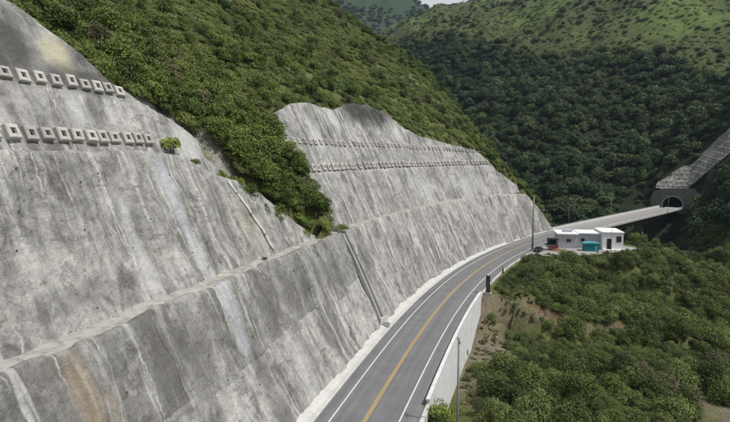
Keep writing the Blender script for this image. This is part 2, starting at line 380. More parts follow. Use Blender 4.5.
def terr(x, y):
    x = np.asarray(x, float).ravel(); y = np.asarray(y, float).ravel()
    s, lat = to_sl(x, y)
    n1 = fbm(x / 45, y / 45, 3) - 0.5; n2 = fbm(x / 11, y / 11, 9) - 0.5
    # --- left hill, cut by the road
    q = -lat - foot(s)
    zt = ztop(s); qt = qtop(s, zt)
    plane = 36.5 + 0.80 * (q - 21) - 0.0011 * np.maximum(q - 21, 0) ** 2 * (q < 200) - 44 * (q >= 200) + 10 * n1 + 3.0 * n2
    plane = plane - 5 * np.exp(-((s - 88) / 20.0) ** 2) * np.clip((q - 5) / 40, 0, 1) * np.clip(1 - (q - 60) / 120, 0, 1)
    up = zt + np.interp(s, [56, 66, 89, 93], [1.05, 1.7, 1.7, 1.05]) * (q - qt) + 1.5 * n2
    hill = np.minimum(plane, up)
    hill = np.where(q < qt, np.clip(q / np.maximum(qt, 0.3), 0, 1) ** 0.9 * zt, hill)
    qq = q - 1.3                                        # the ground lies a little behind the concrete
    za_ = np.interp(qq, [0, A1 * Z1, Q2, Q2 + A2 * (29 - Z1), Q3A, Q3A + A3 * 40], [0, Z1, Z1, 29, 29, 69])
    zc_ = np.interp(qq, [0, A1 * Z1, Q2, Q2 + A2 * (25.3 - Z1), Q3B, Q3B + A3 * 40], [0, Z1, Z1, 25.3, 25.3, 65.3])
    z_in = np.where(s < 88.5, za_, zc_) - 0.7
    hill = np.where(q < qt + 1.3, np.minimum(z_in, zt - 0.5), hill)
    over = np.maximum(s - 225 - 0.02 * q + 5 * n1, 0)
    hill = hill - 0.85 * over - 0.006 * over ** 2
    hill = np.where(q < 0, -0.6, hill)
    hill = np.where((q < 0) & (s > S_BRIDGE), -0.6 - 0.7 * (s - S_BRIDGE), hill)
    hill = np.where(lat > 2, -400, hill)
    # --- right side: shelf, drop behind the retaining wall, terrace, spur with the building
    d = lat - edge_r(s)
    terrace = -6.6 - 0.075 * np.maximum(x - 18, 0) - 0.24 * np.maximum(x - 60, 0) + 1.4 * n1 + 0.6 * n2 - 0.10 * np.maximum(y - 150, 0) - 0.06 * np.maximum(62 - y, 0)
    drop = np.where((s > 62) & (s < 117), 9.0, np.where(s < 62, 1.0, 0.42))
    bank = -0.25 - drop * np.maximum(d, 0) - 0.004 * np.maximum(d, 0) ** 2 + 1.2 * n2 * (d > 4)
    fall = np.maximum(s - 214, 0)
    bank = bank - 0.75 * fall
    right = np.maximum(bank, terrace)
    right = np.where((lat > 0) & (d <= 0) & (s < S_BRIDGE), -0.25, right)
    right = np.where((lat > 3.2) & (d <= 4) & (s > 63) & (s < 115.0), np.minimum(terrace, -6) + 3.0 * smooth(104, 116, s), right)
    trk = 105 + 0.03 * (x - 30)
    right = np.where((d > 4) & (x > 24) & (x < 110), np.minimum(right + 3.4 * smooth(trk + 1.6, trk + 4.2, y + 2.5 * n2) * smooth(24, 32, x), np.maximum(-0.4, right)), right)
    right = np.where(lat < 0, -400, right)
    # --- valley floor and the mountain across it
    r = 0.6 * x + 0.8 * y
    ridge = 1 - np.abs(2 * fbm(x / 210 + 3.1, y / 210, 21, 3) - 1)
    m = -24 + 0.66 * (r - 306) - 0.26 * np.maximum(r - 620, 0) - 0.9 * np.maximum(r - 930, 0)
    far = smooth(0, 160, np.hypot(x - PX, y - PY))
    m = m + far * (46 * (ridge - 0.62) * smooth(330, 520, r) + 26 * n1 * smooth(300, 420, r)) + 3 * n2
    m = m - 0.62 * np.maximum(0.085 * y - 4 - x, 0) - 0.22 * np.maximum(x - 330, 0)
    # spur on the right of the tunnel mouth
    lp = (x - PX) * math.cos(PH) - (y - PY) * math.sin(PH); sp = (x - PX) * math.sin(PH) + (y - PY) * math.cos(PH)
    spur = 10 + np.maximum(lp - 6, 0) + 1.25 * np.clip(sp - 1.8, 0, 15) + 0.6 * np.maximum(sp - 16.8, 0) - 0.85 * np.maximum(-sp, 0) + (5 * n1 + 2 * n2) * smooth(14, 40, np.abs(lp) + np.abs(sp))
    spur = spur - np.where(sp < 1.0, 3.0, 0.0) * np.maximum(16 - lp, 0) - 2.0 * np.maximum(-9 - lp, 0)
    spur = np.minimum(spur, 95 + 8 * n1)
    m = np.maximum(m, np.where(lp > -16, spur, -400))
    floor = -19 + 3 * n1
    # far range closing the notch
    rng = 80 + (y - 1250) * 0.86 - 0.27 * (x + 70) + 130 * (fbm(x / 330, y / 330, 33) - 0.5) + 40 * (fbm(x / 90, y / 90, 35) - 0.5)
    rng = np.where(y > 1850, rng - 1.5 * (y - 1850), rng)
    z = np.maximum(np.maximum(hill, right), np.maximum(m, floor))
    z = np.maximum(z, np.where(y > 1150, rng, -400))
    # the bridge and portal corridor stays clear
    cor = (np.abs(lat) < 8.5) & (s > S_BRIDGE) & (s < S_PORTAL + 1.5)
    z = np.where(cor, np.minimum(z, np.maximum(-0.6 - 0.7 * (s - S_BRIDGE), -3.2)), z)
    z = np.where((np.abs(lat) < 6.3) & (s <= S_BRIDGE), np.minimum(z, -0.3), z)
    return z, s, lat
def z_at(x, y): return float(terr([x], [y])[0][0])

def axis(lo, f0, f1, hi, step, grow):
    a = list(np.arange(f0, f1 + 0.1, step)); st = step; v = f1
    while v < hi: st = min(st * grow, 16); v += st; a.append(v)
    st = step; v = f0
    while v > lo: st = min(st * grow, 26); v -= st; a.insert(0, v)
    return np.array(a)
gx = axis(-420, -75, 215, 1150, 1.8, 1.045); gy = axis(-60, 15, 345, 2150, 1.8, 1.04)
GX, GY = np.meshgrid(gx, gy); tz, ts, tl = terr(GX, GY)
nx_, ny_ = len(gx), len(gy)
tv = np.c_[GX.ravel(), GY.ravel(), tz]
ii, jj = np.meshgrid(np.arange(nx_ - 1), np.arange(ny_ - 1)); a0 = (jj * nx_ + ii).ravel()
tf = np.c_[a0, a0 + 1, a0 + nx_ + 1, a0 + nx_]
fs_, fl_ = ts[tf].mean(1), tl[tf].mean(1)
zr_ = tz[tf]; keep = ~((np.abs(fl_) < 6.4) & (fs_ > S_PORTAL - 1) & (fs_ < S_PORTAL + 5) & (zr_.max(1) - zr_.min(1) > 2.5) & (zr_.min(1) < 7))
tf = tf[keep]
ter_me = bpy.data.meshes.new('terrain'); ter_me.vertices.add(len(tv)); ter_me.vertices.foreach_set('co', tv.ravel())
ter_me.loops.add(tf.size); ter_me.loops.foreach_set('vertex_index', tf.ravel().astype(np.int32))
ter_me.polygons.add(len(tf)); ter_me.polygons.foreach_set('loop_start', np.arange(0, tf.size, 4, dtype=np.int32))
ter_me.update(calc_edges=True); ter_me.shade_smooth()
# ground colours: what grows or lies bare where
def upland_mask(x, y, z):
    """where the closed forest gives way to scrub and grass"""
    b = np.clip(128 - 0.50 * (x - 150), 55, 150) + 70 * (fbm(x / 85, y / 85, 57, 4) - 0.5)
    return smooth(b - 10, b + 14, z) * (0.6 * x + 0.8 * y > 400) * (y < 1150)
def pasture_mask(x, y, z):
    p = fbm(x / 95 + 5, y / 95, 51, 4)
    r = 0.6 * x + 0.8 * y
    return upland_mask(x, y, z - 12) * smooth(430, 520, r) * smooth(0.43, 0.56, p) * smooth(85, 130, z)
def soil_mask(x, y, s, lat):
    """bare ground: the terrace beyond the retaining wall, the earth bank and the track at the foot of the spur"""
    x = np.asarray(x); y = np.asarray(y); n = fbm(x / 6, y / 6, 61) - 0.5
    a = smooth(1, -1, (np.hypot((x - 22) / 5.5, (y - 96) / 10.0) - 1) * 5 + 4 * n)
    b = smooth(1.5, 0.2, np.abs(lat - 8.5 - 5 * n) - 2.6) * ((s > 92) & (s < 121))
    trk = 105 + 0.03 * (x - 30) + 5 * n
    c = 0.8 * smooth(2.4, 1.4, np.abs(y - trk - 2.6) + 3 * n) * (x > 26) * (x < 64) * smooth(0.40, 0.5, fbm(x / 8, y / 8, 67))
    e = smooth(1, -1, (np.hypot((x - 52.5) / 3.2, (y - 78) / 7) - 1) * 4 + 3 * n)
    f_ = smooth(1, -1, (np.hypot((x - 16.5) / 3.0, (y - 82) / 16) - 1) * 4 + 3 * n)
    return np.clip(np.maximum.reduce([a, b * 0.9, c, e, f_ * 0.7]), 0, 1)
X_, Y_ = tv[:, 0], tv[:, 1]
col = np.tile(np.array([0.100, 0.110, 0.036]), (len(tv), 1))
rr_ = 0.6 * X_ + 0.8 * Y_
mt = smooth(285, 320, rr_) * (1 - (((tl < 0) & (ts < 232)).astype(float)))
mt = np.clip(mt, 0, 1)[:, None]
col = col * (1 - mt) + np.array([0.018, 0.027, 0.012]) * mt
pm = pasture_mask(X_, Y_, tz)[:, None]; pv = smooth(0.3, 0.7, fbm(X_ / 70, Y_ / 70, 71, 5))[:, None]
col = col * (1 - pm) + (np.array([0.085, 0.128, 0.030]) * pv + np.array([0.066, 0.078, 0.028]) * (1 - pv)) * pm
upl = (upland_mask(X_, Y_, tz) * 0.9)[:, None] * (1 - pm)
col = col * (1 - upl) + np.array([0.066, 0.084, 0.028]) * upl
qd_ = -tl - foot(ts) - qtop(ts, ztop(ts)); rk_ = (smooth(57, 60, ts) * smooth(73, 68, ts) * smooth(5.0, 2.5, qd_) * (qd_ > -3) * smooth(0.30, 0.45, fbm(X_ / 2.5, Y_ / 2.5, 93)) * (tl < -8))[:, None]
col = col * (1 - rk_) + np.array([0.36, 0.355, 0.335]) * rk_
sm = soil_mask(X_, Y_, ts, tl)[:, None]; sv = fbm(X_ / 9, Y_ / 9, 81)[:, None]
soilc = np.array([0.22, 0.20, 0.165]) * sv + np.array([0.15, 0.115, 0.075]) * (1 - sv)
sm = sm * (0.45 + 0.55 * smooth(0.35, 0.6, fbm(X_ / 3.5, Y_ / 3.5, 83)))[:, None]
col = col * (1 - sm) + soilc * sm
trk_ = 105 + 0.03 * (X_ - 30); rb_ = (smooth(0.8, 1.8, Y_ - trk_) * smooth(5.4, 3.8, Y_ - trk_) * smooth(26, 32, X_) * smooth(78, 62, X_) * smooth(0.38, 0.52, fbm(X_ / 5, Y_ / 9, 87)) * (tl > 12))[:, None]
col = col * (1 - rb_) + np.array([0.150, 0.095, 0.062]) * rb_
dist_m = smooth(1150, 1300, Y_)[:, None]
col = col * (1 - dist_m) + np.array([0.030, 0.050, 0.022]) * dist_m
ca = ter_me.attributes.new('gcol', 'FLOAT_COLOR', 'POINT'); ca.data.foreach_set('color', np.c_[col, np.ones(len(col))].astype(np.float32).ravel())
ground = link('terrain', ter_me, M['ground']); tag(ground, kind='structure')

# ------------------------------------------------------------------ road, markings, gutter
def strip(name, s_a, s_b, lats, zs, m, parent=None, step=2.0, kind=None, thick=0.0):
    """sheet that follows the road; lats / zs are the cross-section"""
    ss = np.arange(s_a, s_b + 0.01, step); k = len(lats); vs_ = []; uv = []
    for s in ss:
        for l, z in zip(lats, zs):
            l = l(s) if callable(l) else l
            x, y, h = cl(s, l); vs_.append((float(x), float(y), z)); uv.append((s, l, 0))
    fs = [(i * k + j, i * k + j + 1, (i + 1) * k + j + 1, (i + 1) * k + j) for i in range(len(ss) - 1) for j in range(k - 1)]
    me = mesh(name, vs_, [tuple(reversed(f)) for f in fs])
    at = me.attributes.new('wuv', 'FLOAT_VECTOR', 'POINT'); at.data.foreach_set('vector', np.array(uv, np.float32).ravel())
    o = link(name, me, m, parent)
    if kind: o['kind'] = kind
    return o
road = strip('road', S0 + 10, S_BRIDGE, [-5.25, -3.5, -1.8, 0, 1.8, 3.5, 5.75], [0] * 7, M['asphalt'], kind='structure')
for l in (-3.65, 3.65): strip('edge_line', S0 + 10, S_BRIDGE, [l - 0.09, l + 0.09], [0.006] * 2, M['white_line'], road)
for l in (-0.13, 0.13): strip('centre_line', S0 + 10, S_BRIDGE, [l - 0.085, l + 0.085], [0.006] * 2, M['yellow_line'], road)
gut = strip('gutter', S0 + 10, S_BRIDGE + 1, [-5.24, -5.32, lambda s: -5.55 - 0.3 * (foot(s) - 5.5), lambda s: -foot(s) + 0.1, lambda s: -foot(s) - 0.35], [-0.05, 0.05, -0.02, 0.30, 0.42], M['gutter'], kind='structure')
kerb = strip('kerb', S0 + 10, 64.0, [5.74, 5.78, 6.25, 6.30], [-0.05, 0.18, 0.18, -0.8], M['gutter'], kind='structure')
shelf = strip('verge', 117.4, 171.5, [5.74, 5.78, 6.1, 6.15], [-0.05, 0.14, 0.14, -0.6], M['gutter'], kind='structure')

# ------------------------------------------------------------------ shotcrete tiers built panel by panel
def stain_fn(blobs):
    def f(s, z):
        colr = np.zeros(s.shape + (3,)); al = np.zeros(s.shape)
        wsum = np.zeros(s.shape)
        for (s0, z0, rs, rz, c, k, seed) in blobs:
            n = fbm(s / 1.7 + seed, z / 2.6, 90 + seed, 4) - 0.5
            d = np.hypot((s - s0) / rs, (z - z0) / rz) + 0.75 * n
            a_ = k * smooth(1.35, 0.35, d); w2 = a_ ** 2 + 1e-9
            colr = colr + w2[..., None] * np.array(c); wsum = wsum + w2; al = np.maximum(al, a_)
        return colr / np.maximum(wsum, 1e-9)[..., None], al
    return f
def wall_point(s, q, z, lift=0.0, a=0.46):
    """point on the cut: q metres left of the foot line, pushed out by lift along the face normal"""
    x, y, h = cl(s, -(foot(s) + q)); k = 1 / np.sqrt(1 + a * a)
    return np.stack([x + lift * k * np.cos(h), y - lift * k * np.sin(h), z + lift * k * a], -1)
def relief(s, z, seed):
    return 0.95 * (fbm(s / 6.5, z / 7.5, seed, 3) - 0.5) + 0.46 * (fbm(s / 1.7, z / 2.2, seed + 7, 4) - 0.5) + 0.16 * np.abs(2 * fbm(s / 2.6, z / 6, seed + 11, 2) - 1)
PANEL_COUNT = 0
def build_tier(root, qf, zb, zt, a, s_a, s_b, bay, joints, res, seed, blobs=(), tint_sd=0.10, amp=1.0, crestw=0.3, slot=0.06, dark_top=1.0):
    global PANEL_COUNT
    rng = random.Random(seed); st = stain_fn(blobs); s = s_a
    while s < s_b - 0.8:
        e = min(s + bay * rng.uniform(0.65, 1.4), s_b)
        if s_b - e < bay * 0.4: e = s_b
        jz = [j + rng.uniform(-12, 12) * slot for j in joints]
        bounds = [-1e3] + jz + [1e3]
        for lo, hi in zip(bounds[:-1], bounds[1:]):
            m_ = max(2, int((e - s) / res)); sv_ = np.linspace(s, e, m_ + 1)
            wob = crestw * (fbm(sv_ / 2.2, sv_ * 0 + seed, seed, 3) - 0.5) * 2
            jw = 1.3 * (fbm(sv_ / 5.0, sv_ * 0 + 4, seed + 20, 3) - 0.5)
            zlo = np.maximum(zb(sv_), lo + jw); zhi = np.minimum(zt(sv_) + wob, hi + jw)
            if (zhi - zlo).max() < 0.8: continue
            zhi = np.maximum(zhi, zlo + 0.03)
            n_ = max(2, int((zhi - zlo).max() * 1.1 / res)); t = np.linspace(0, 1, n_ + 1)
            Sg = np.repeat(sv_[None], n_ + 1, 0); Zg = zlo[None] + (zhi - zlo)[None] * t[:, None]
            off = rng.gauss(0, 0.5 * slot)
            dsp = amp * relief(Sg, Zg, seed) + off
            # lean of the joints: edges of a pour are a little recessed
            dsp[0, :] -= slot; dsp[-1, :] -= slot; dsp[:, 0] -= slot; dsp[:, -1] -= slot
            Sg2 = Sg + (1.1 * (fbm(Zg / 4.0, Sg / 9.0, seed + 3, 3) - 0.5)) * ((Sg > s_a + 0.1) & (Sg < s_b - 0.1))
            Qg = qf(Sg2, Zg)
            if hi > 500:                                  # the sprayed coat rolls over the crest
                ex = np.array([(0.10, 0.07), (0.26, 0.11), (0.50, 0.09), (0.9, -0.08)])
                Sg = np.vstack([Sg] + [Sg[-1]] * 4); Sg2 = np.vstack([Sg2] + [Sg2[-1]] * 4); dsp = np.vstack([dsp] + [dsp[-1] * k for k in (.8, .5, .2, 0)])
                Qg = np.vstack([Qg] + [Qg[-1] + e_[0] for e_ in ex]); Zg = np.vstack([Zg] + [Zg[-1] + e_[1] for e_ in ex]); n_ += 4
            P = wall_point(Sg2, Qg, Zg, dsp, a)
            B = wall_point(Sg2, Qg, Zg, dsp * 0 - 0.9, a)
            ring = [(0, j) for j in range(m_)] + [(i, m_) for i in range(n_)] + [(n_, j) for j in range(m_, 0, -1)] + [(i, 0) for i in range(n_, 0, -1)]
            V = P.reshape(-1, 3); idx = lambda i, j: i * (m_ + 1) + j
            fc = [(idx(i, j), idx(i, j + 1), idx(i + 1, j + 1), idx(i + 1, j)) for i in range(n_) for j in range(m_)]
            base_n = len(V); L_ = len(ring); V = np.vstack([V] + [P[i, j][None] for i, j in ring] + [B[i, j][None] for i, j in ring])
            for k in range(L_):
                k2 = (k + 1) % L_; fc.append((base_n + k2, base_n + k, base_n + L_ + k, base_n + L_ + k2))
            me = bpy.data.meshes.new('panel'); me.from_pydata(V.tolist(), [], fc); me.shade_smooth()
            uvs = np.stack([Sg, Zg * math.sqrt(1 + a * a), Sg * 0 + seed * 3.7], -1).reshape(-1, 3)
            uvs = np.vstack([uvs] + [uvs[idx(*r_)][None] for r_ in ring + ring])
            at = me.attributes.new('wuv', 'FLOAT_VECTOR', 'POINT'); at.data.foreach_set('vector', uvs.astype(np.float32).ravel())
            tn = max(0.6, min(1.25, rng.gauss(1.0, tint_sd) * (dark_top if hi > 500 else 1.0)))
            at = me.attributes.new('tint', 'FLOAT', 'POINT'); at.data.foreach_set('value', np.full(len(V), tn, np.float32))
            cc, al = st(Sg, Zg); ca_ = np.concatenate([cc, al[..., None]], -1).reshape(-1, 4)
            ca_ = np.vstack([ca_] + [ca_[idx(*r_)][None] for r_ in ring + ring])
            at = me.attributes.new('stain', 'FLOAT_COLOR', 'POINT'); at.data.foreach_set('color', ca_.astype(np.float32).ravel())
            link('panel', me, M['shot'], root); PANEL_COUNT += 1
        s = e
def ledge(root, name, s_a, s_b, qa, qb, za, zb_, seed, m, step=0.6, nlat=5):
    """uneven shelf between two tiers"""
    ss = np.arange(s_a, s_b + 0.01, step); vs_ = []
    for s in ss:
        for t in np.linspace(0, 1, nlat):
            q_ = qa(s) + (qb(s) - qa(s)) * t
            z = za(s) + (zb_(s) - za(s)) * t + 0.22 * float(fbm(s / 1.5, t * 3.0, seed, 3) - 0.5) + 0.28 * t * t
            vs_.append(wall_point(s, q_, z))
    fs = [(i * nlat + j, (i + 1) * nlat + j, (i + 1) * nlat + j + 1, i * nlat + j + 1) for i in range(len(ss) - 1) for j in range(nlat - 1)]
    me = mesh(name, [tuple(map(float, v)) for v in vs_], fs, True)
    for nm, ty in (('wuv', 'FLOAT_VECTOR'),):
        at = me.attributes.new(nm, ty, 'POINT')
    return link(name, me, m, root)
M['ledge'] = worn('ledge_concrete', (0.42, 0.41, 0.385), 0.5, 0.7, 0.95, 0.75, (0.13, 0.115, 0.085), 0.5)
DK2 = (0.045, 0.045, 0.044); DK3 = (0.085, 0.084, 0.080)
DK, BR, BL, YE, WH = (0.11, 0.107, 0.10), (0.25, 0.195, 0.125), (0.46, 0.48, 0.52), (0.40, 0.385, 0.28), (0.55, 0.55, 0.54)
S_CHUTE = 91.0
const = lambda v: (lambda s: np.asarray(s) * 0 + v)
wl1 = empty('shotcrete_wall', tuple(pt(60, -7, 0)), 0)
wl1.location = (0, 0, 0)
tag(wl1, 'stained grey shotcrete wall in rough panels rising from the road gutter, before the drain chute', 'wall')
build_tier(wl1, q1, const(-0.3), top1, A1, 14, S_CHUTE - 0.75, 4.6, [7.6], 0.34, 5,
           [(33.2, 11.8, 1.0, 3.6, BR, 0.55, 2), (35.0, 9.5, 0.7, 3.0, BR, 0.35, 61), (30.8, 12.5, 1.8, 3.0, DK, 0.4, 4), (41, 11, 2.6, 4.4, DK, 0.7, 7), (45.5, 11.5, 2.4, 4, DK, 0.65, 9), (53, 12, 1.2, 6, BL, 0.55, 11), (60, 11.5, 2.4, 4, DK, 0.7, 13), (66, 11.8, 3, 3.4, DK, 0.7, 17), (71, 11.8, 2.0, 3.4, DK, 0.6, 23), (49.5, 12.2, 1.2, 3.6, DK, 0.6, 37), (77, 11.5, 2.2, 3.8, DK, 0.6, 41), (64, 5.0, 2.0, 4.0, DK, 0.5, 43), (73, 5, 2.4, 3.0, DK, 0.45, 47),
            (62, 3, 2, 5, WH, 0.4, 19), (54, 3.5, 2, 5, DK, 0.5, 29), (83, 11, 3, 3.5, DK, 0.45, 31)], tint_sd=0.17, slot=0.05, dark_top=0.70)
wl2 = empty('shotcrete_wall', (0, 0, 0)); tag(wl2, 'long pale shotcrete wall along the road bend, between the drain chute and the bridge', 'wall')
build_tier(wl2, q1, const(-0.3), top1, A1, S_CHUTE + 0.75, 227, 6.0, [8.2], 0.55, 6, [(97, 11, 3, 5, DK, 0.5, 3), (118, 9, 5, 3, DK, 0.3, 5), (212, 8, 3, 7, DK, 0.55, 8), (221, 4, 2.5, 6, DK, 0.6, 12)], tint_sd=0.05, slot=0.03)
wl3 = empty('shotcrete_wall', (0, 0, 0)); tag(wl3, 'broad streaked shotcrete face above the lower ledge, below the ledge with large anchor blocks', 'wall')
build_tier(wl3, q2, const(Z1 - 0.5), top2a, A2, 14, 87, 12.0, [21.0], 0.38, 7,
           [(55.0, 21.5, 0.9, 8.5, BL, 0.6, 1), (55.3, 26.5, 1.6, 2.6, BL, 0.7, 21), (62.5, 23, 1.6, 3.5, DK, 0.4, 3), (47, 20, 1, 5, WH, 0.4, 5), (40, 17.5, 6, 1.0, DK, 0.4, 6), (68, 19, 3, 4, (0.30, 0.26, 0.19), 0.3, 8)], tint_sd=0.04, slot=0.035)
wl4 = empty('shotcrete_wall', (0, 0, 0)); tag(wl4, 'middle shotcrete tier beyond the bushy gully, between thin ledge and row of large anchor blocks', 'wall')
build_tier(wl4, q2, const(Z1 - 0.5), lambda s: np.minimum(top2b(s), 40), A2, 87.8, 223, 12.0, [], 0.6, 8, [(150, 20, 6, 5, WH, 0.3, 1), (180, 19, 6, 4, (0.45, 0.46, 0.50), 0.4, 3)], tint_sd=0.03, slot=0.006)
wl5 = empty('shotcrete_wall', (0, 0, 0)); tag(wl5, 'top shotcrete face with dark stain and round yellowish patch, two rows of large anchor blocks', 'wall')
build_tier(wl5, q3a, lambda s: np.interp(s, [0, 58, 62, 72], [28.6, 28.6, 27.2, 23.5]), top3a, A3, 18, 70.5, 7.0, [34.0], 0.4, 9,
           [(49.0, 38.7, 1.8, 2.2, YE, 1.0, 1), (43.5, 38.6, 4.8, 3.6, DK3, 1.0, 3), (50.5, 36.4, 6.5, 1.7, DK3, 1.0, 5), (52.5, 39.2, 1.5, 2.0, DK3, 0.8, 51), (46, 42.0, 2.0, 1.6, DK, 0.6, 7), (38, 41, 4, 3, DK, 0.9, 9), (55.0, 36.8, 2.6, 2.0, DK3, 0.95, 11), (64, 30, 3, 2.5, (0.56, 0.56, 0.56), 0.6, 13), (48, 33, 1.2, 3, WH, 0.5, 15), (53, 33, 1, 3, WH, 0.5, 16), (50.5, 33, 0.9, 2.5, DK, 0.7, 17)], tint_sd=0.03, slot=0.006)
wl6 = empty('shotcrete_wall', (0, 0, 0)); tag(wl6, 'uppermost shotcrete tier beyond the bushy gully, with ragged crest, dark hump and anchor rows', 'wall')
build_tier(wl6, q3b, const(24.9), top3b, A3, 88.8, 206, 12.0, [30.2], 0.6, 10,
           [(133, 40.0, 9, 4.2, DK2, 1.0, 1), (143, 39.6, 9, 3.6, DK2, 1.0, 2), (108, 37, 3, 3, DK, 0.5, 3), (124, 27.5, 3, 3, DK, 0.4, 5), (150, 36, 2, 4, WH, 0.5, 7), (106, 33.5, 2, 4, WH, 0.5, 8), (117, 36.5, 2, 3, WH, 0.6, 9)], tint_sd=0.03, slot=0.006)
ledge(wl1, 'ledge', 14, S_CHUTE - 0.5, lambda s: q1(s, top1(s)) + 0.3, lambda s: Q2 + 0.3, lambda s: top1(s) - 0.12, lambda s: Z1 - 0.1, 41, M['ledge'])
ledge(wl2, 'ledge', S_CHUTE - 0.5, 221, lambda s: q1(s, top1(s)) + 0.3, lambda s: Q2 + 0.3, lambda s: top1(s) - 0.12, lambda s: min(Z1, float(top1(s))) - 0.1, 42, M['ledge'], 1.0)
ledge(wl3, 'ledge', 14, 72, lambda s: q2(s, top2a(s)) + 0.3, lambda s: Q3A + 0.4 - max(0, s - 58) * 0.1, lambda s: top2a(s) - 0.12, lambda s: min(28.9, float(top2a(s)) + 0.3), 43, M['ledge'])
ledge(wl4, 'ledge', 88, 206, lambda s: q2(s, top2b(s)) + 0.3, lambda s: Q3B + 0.3, lambda s: top2b(s) - 0.1, lambda s: 25.2, 44, M['ledge'], 1.0, 4)

# weep pipes: small dark stubs in the faces
wp = MB().tube([(0, 0, -0.25), (0, 0, 0.10)], 0.06, 7); wp_me = None
def face_frame(s, lift, qv, z, a):
    """matrix: z out of the face, y up the fall line, x along the road"""
    P = wall_point(s, qv, z, lift, a); h = float(np.interp(s, cs_s, cs_h)); k = 1 / math.sqrt(1 + a * a)
    X = Vector((math.sin(h), math.cos(h), 0)); N = Vector((math.cos(h) * k, -math.sin(h) * k, a * k)); Y = N.cross(X)
    m = Matrix((X, Y, N)).transposed().to_4x4(); m.translation = Vector([float(v) for v in P]); return m
rng = random.Random(77)
for root, qf, zz, a, sa, sb, step, seed, amp in ((wl1, q1, (3.5, 6.5, 10, 13), A1, 30, 90, 4.1, 5, 1), (wl3, q2, (17.5, 20.5, 23.5, 26.5), A2, 28, 80, 4.3, 7, 1), (wl2, q1, (4, 8, 12), A1, 94, 170, 6.5, 6, 1)):
    for k, z in enumerate(zz):
        s = sa + (k % 2) * step / 2
        while s < sb:
            s2 = s + rng.uniform(-1.5, 1.5); z2 = z + rng.uniform(-1.2, 1.2)
            if not (root is wl3 and z2 > top2a(s2) - 0.8) and rng.random() < 0.6:
                lift = float(relief(np.array([s2]), np.array([z2]), seed)[0])
                if wp_me is None:
                    o = wp.build('weep_pipe', M['dark_steel'], root); wp_me = o.data
                else: o = link('weep_pipe', wp_me, None, root)
                o.matrix_local = face_frame(s2, lift, qf(s2, z2), z2, a)
            s += step
# anchor blocks
def block_meshes(sz):
    b = MB(); h = sz / 2; t = 0.34 * sz / 1.35; r_ = h * 0.42; c_ = h * 0.86
    o_ = [(-h, -h), (h, -h), (h, h), (-h, h)]; p = [(-c_, -c_), (c_, -c_), (c_, c_), (-c_, c_)]; i_ = [(-r_, -r_), (r_, -r_), (r_, r_), (-r_, r_)]
    v = [(x, y, -0.5) for x, y in o_] + [(x, y, t * 0.72) for x, y in o_] + [(x, y, t) for x, y in p] + [(x, y, t) for x, y in i_] + [(x * .9, y * .9, t * 0.35) for x, y in i_]
    f = []
    for k in range(4):
        for q_ in range(4):
            f.append((k * 4 + q_, k * 4 + (q_ + 1) % 4, k * 4 + 4 + (q_ + 1) % 4, k * 4 + 4 + q_))
    f.append((16, 17, 18, 19))
    b.add(v, f)
    hd = MB().box((0, 0, t * 0.42), (r_ * 1.25, r_ * 1.25, 0.07)).tube([(0, 0, t * 0.4), (0, 0, t * 0.95)], [r_ * 0.5, r_ * 0.42], 10)
    return b, hd
blk = {}
def anchor(root, s, z, qf, a, seed, sz, rot=0.0, tilt=0.0, lift_extra=0.0):
    if sz not in blk:
        b, hd = block_meshes(sz); o = b.build('anchor_block', M['block'], root, bevel=0.02); h_ = hd.build('anchor_head', M['dark_steel'], o); blk[sz] = (o.data, h_.data)
    else:
        o = link('anchor_block', blk[sz][0], None, root); h_ = link('anchor_head', blk[sz][1], None, o)
    lift = float(relief(np.array([s]), np.array([z]), seed)[0]) + 0.12 + lift_extra
    o.matrix_local = face_frame(s, lift, qf(s, z), z, a) @ Matrix.Rotation(rot, 4, 'Z') @ Matrix.Rotation(tilt, 4, 'X') @ Matrix.Diagonal((1 + 0.07 * math.sin(s * 7.7), 1 + 0.08 * math.sin(s * 5.1 + z), 1 + 0.15 * math.sin(s * 3.3 + z), 1))
for k in range(14): anchor(wl5, 34.6 + 1.70 * k + rng.uniform(-.07, .07), 30.35 + rng.uniform(-.06, .06), q3a, A3, 9, 1.26, rng.uniform(-.05, .05), rng.uniform(-.05, .03), 0.05)
for k in range(11): anchor(wl5, 38.4 + 1.74 * k + rng.uniform(-.07, .07), 35.75 + rng.uniform(-.08, .08), q3a, A3, 9, 1.20, rng.uniform(-.06, .06), rng.uniform(-.05, .03))
s = 90.5
while s < 203.5:
    anchor(wl6, s, 26.25 + rng.uniform(-.05, .05), q3b, A3, 10, 1.42, rng.uniform(-.05, .05), 0, 0.05); s += 2.25 + rng.uniform(-.08, .08)
s = 94.5
while s < 198:
    anchor(wl6, s, 31.3 - max(0, s - 150) * 0.02 + rng.uniform(-.05, .05), q3b, A3, 10, 1.05, rng.uniform(-.05, .05)); s += 2.3 + rng.uniform(-.08, .08)
# drain chute down the lower wall, with its catch box, and the pale pipe on the face above
ch = empty('drain_chute', tuple(pt(S_CHUTE, -7, 0)), 0, 'narrow concrete drain chute running down the lower shotcrete wall to the gutter', 'drain')
chm = ch.matrix_basis.inverted()
ch.location = (0, 0, 0)
def chute_sheet(profile, name, m, z0=0.1, z1=15.4, off=0.0):
    zz = np.linspace(z0, z1, 22); vs_ = []; k = len(profile)
    for z in zz:
        for ds, l in profile: vs_.append(tuple(float(v) for v in wall_point(S_CHUTE + ds + off - 0.02 * (z - 7) + 0.5 * math.sin(z * 0.2), q1(0, z), z, l + 0.25, A1)))
    fs = [(i * k + j, i * k + j + 1, (i + 1) * k + j + 1, (i + 1) * k + j) for i in range(len(zz) - 1) for j in range(k - 1)]
    return link(name, mesh(name, vs_, fs), m, ch)
chute_sheet([(-0.55, -0.14), (0.55, -0.14)], 'channel_bed', M['concrete'])
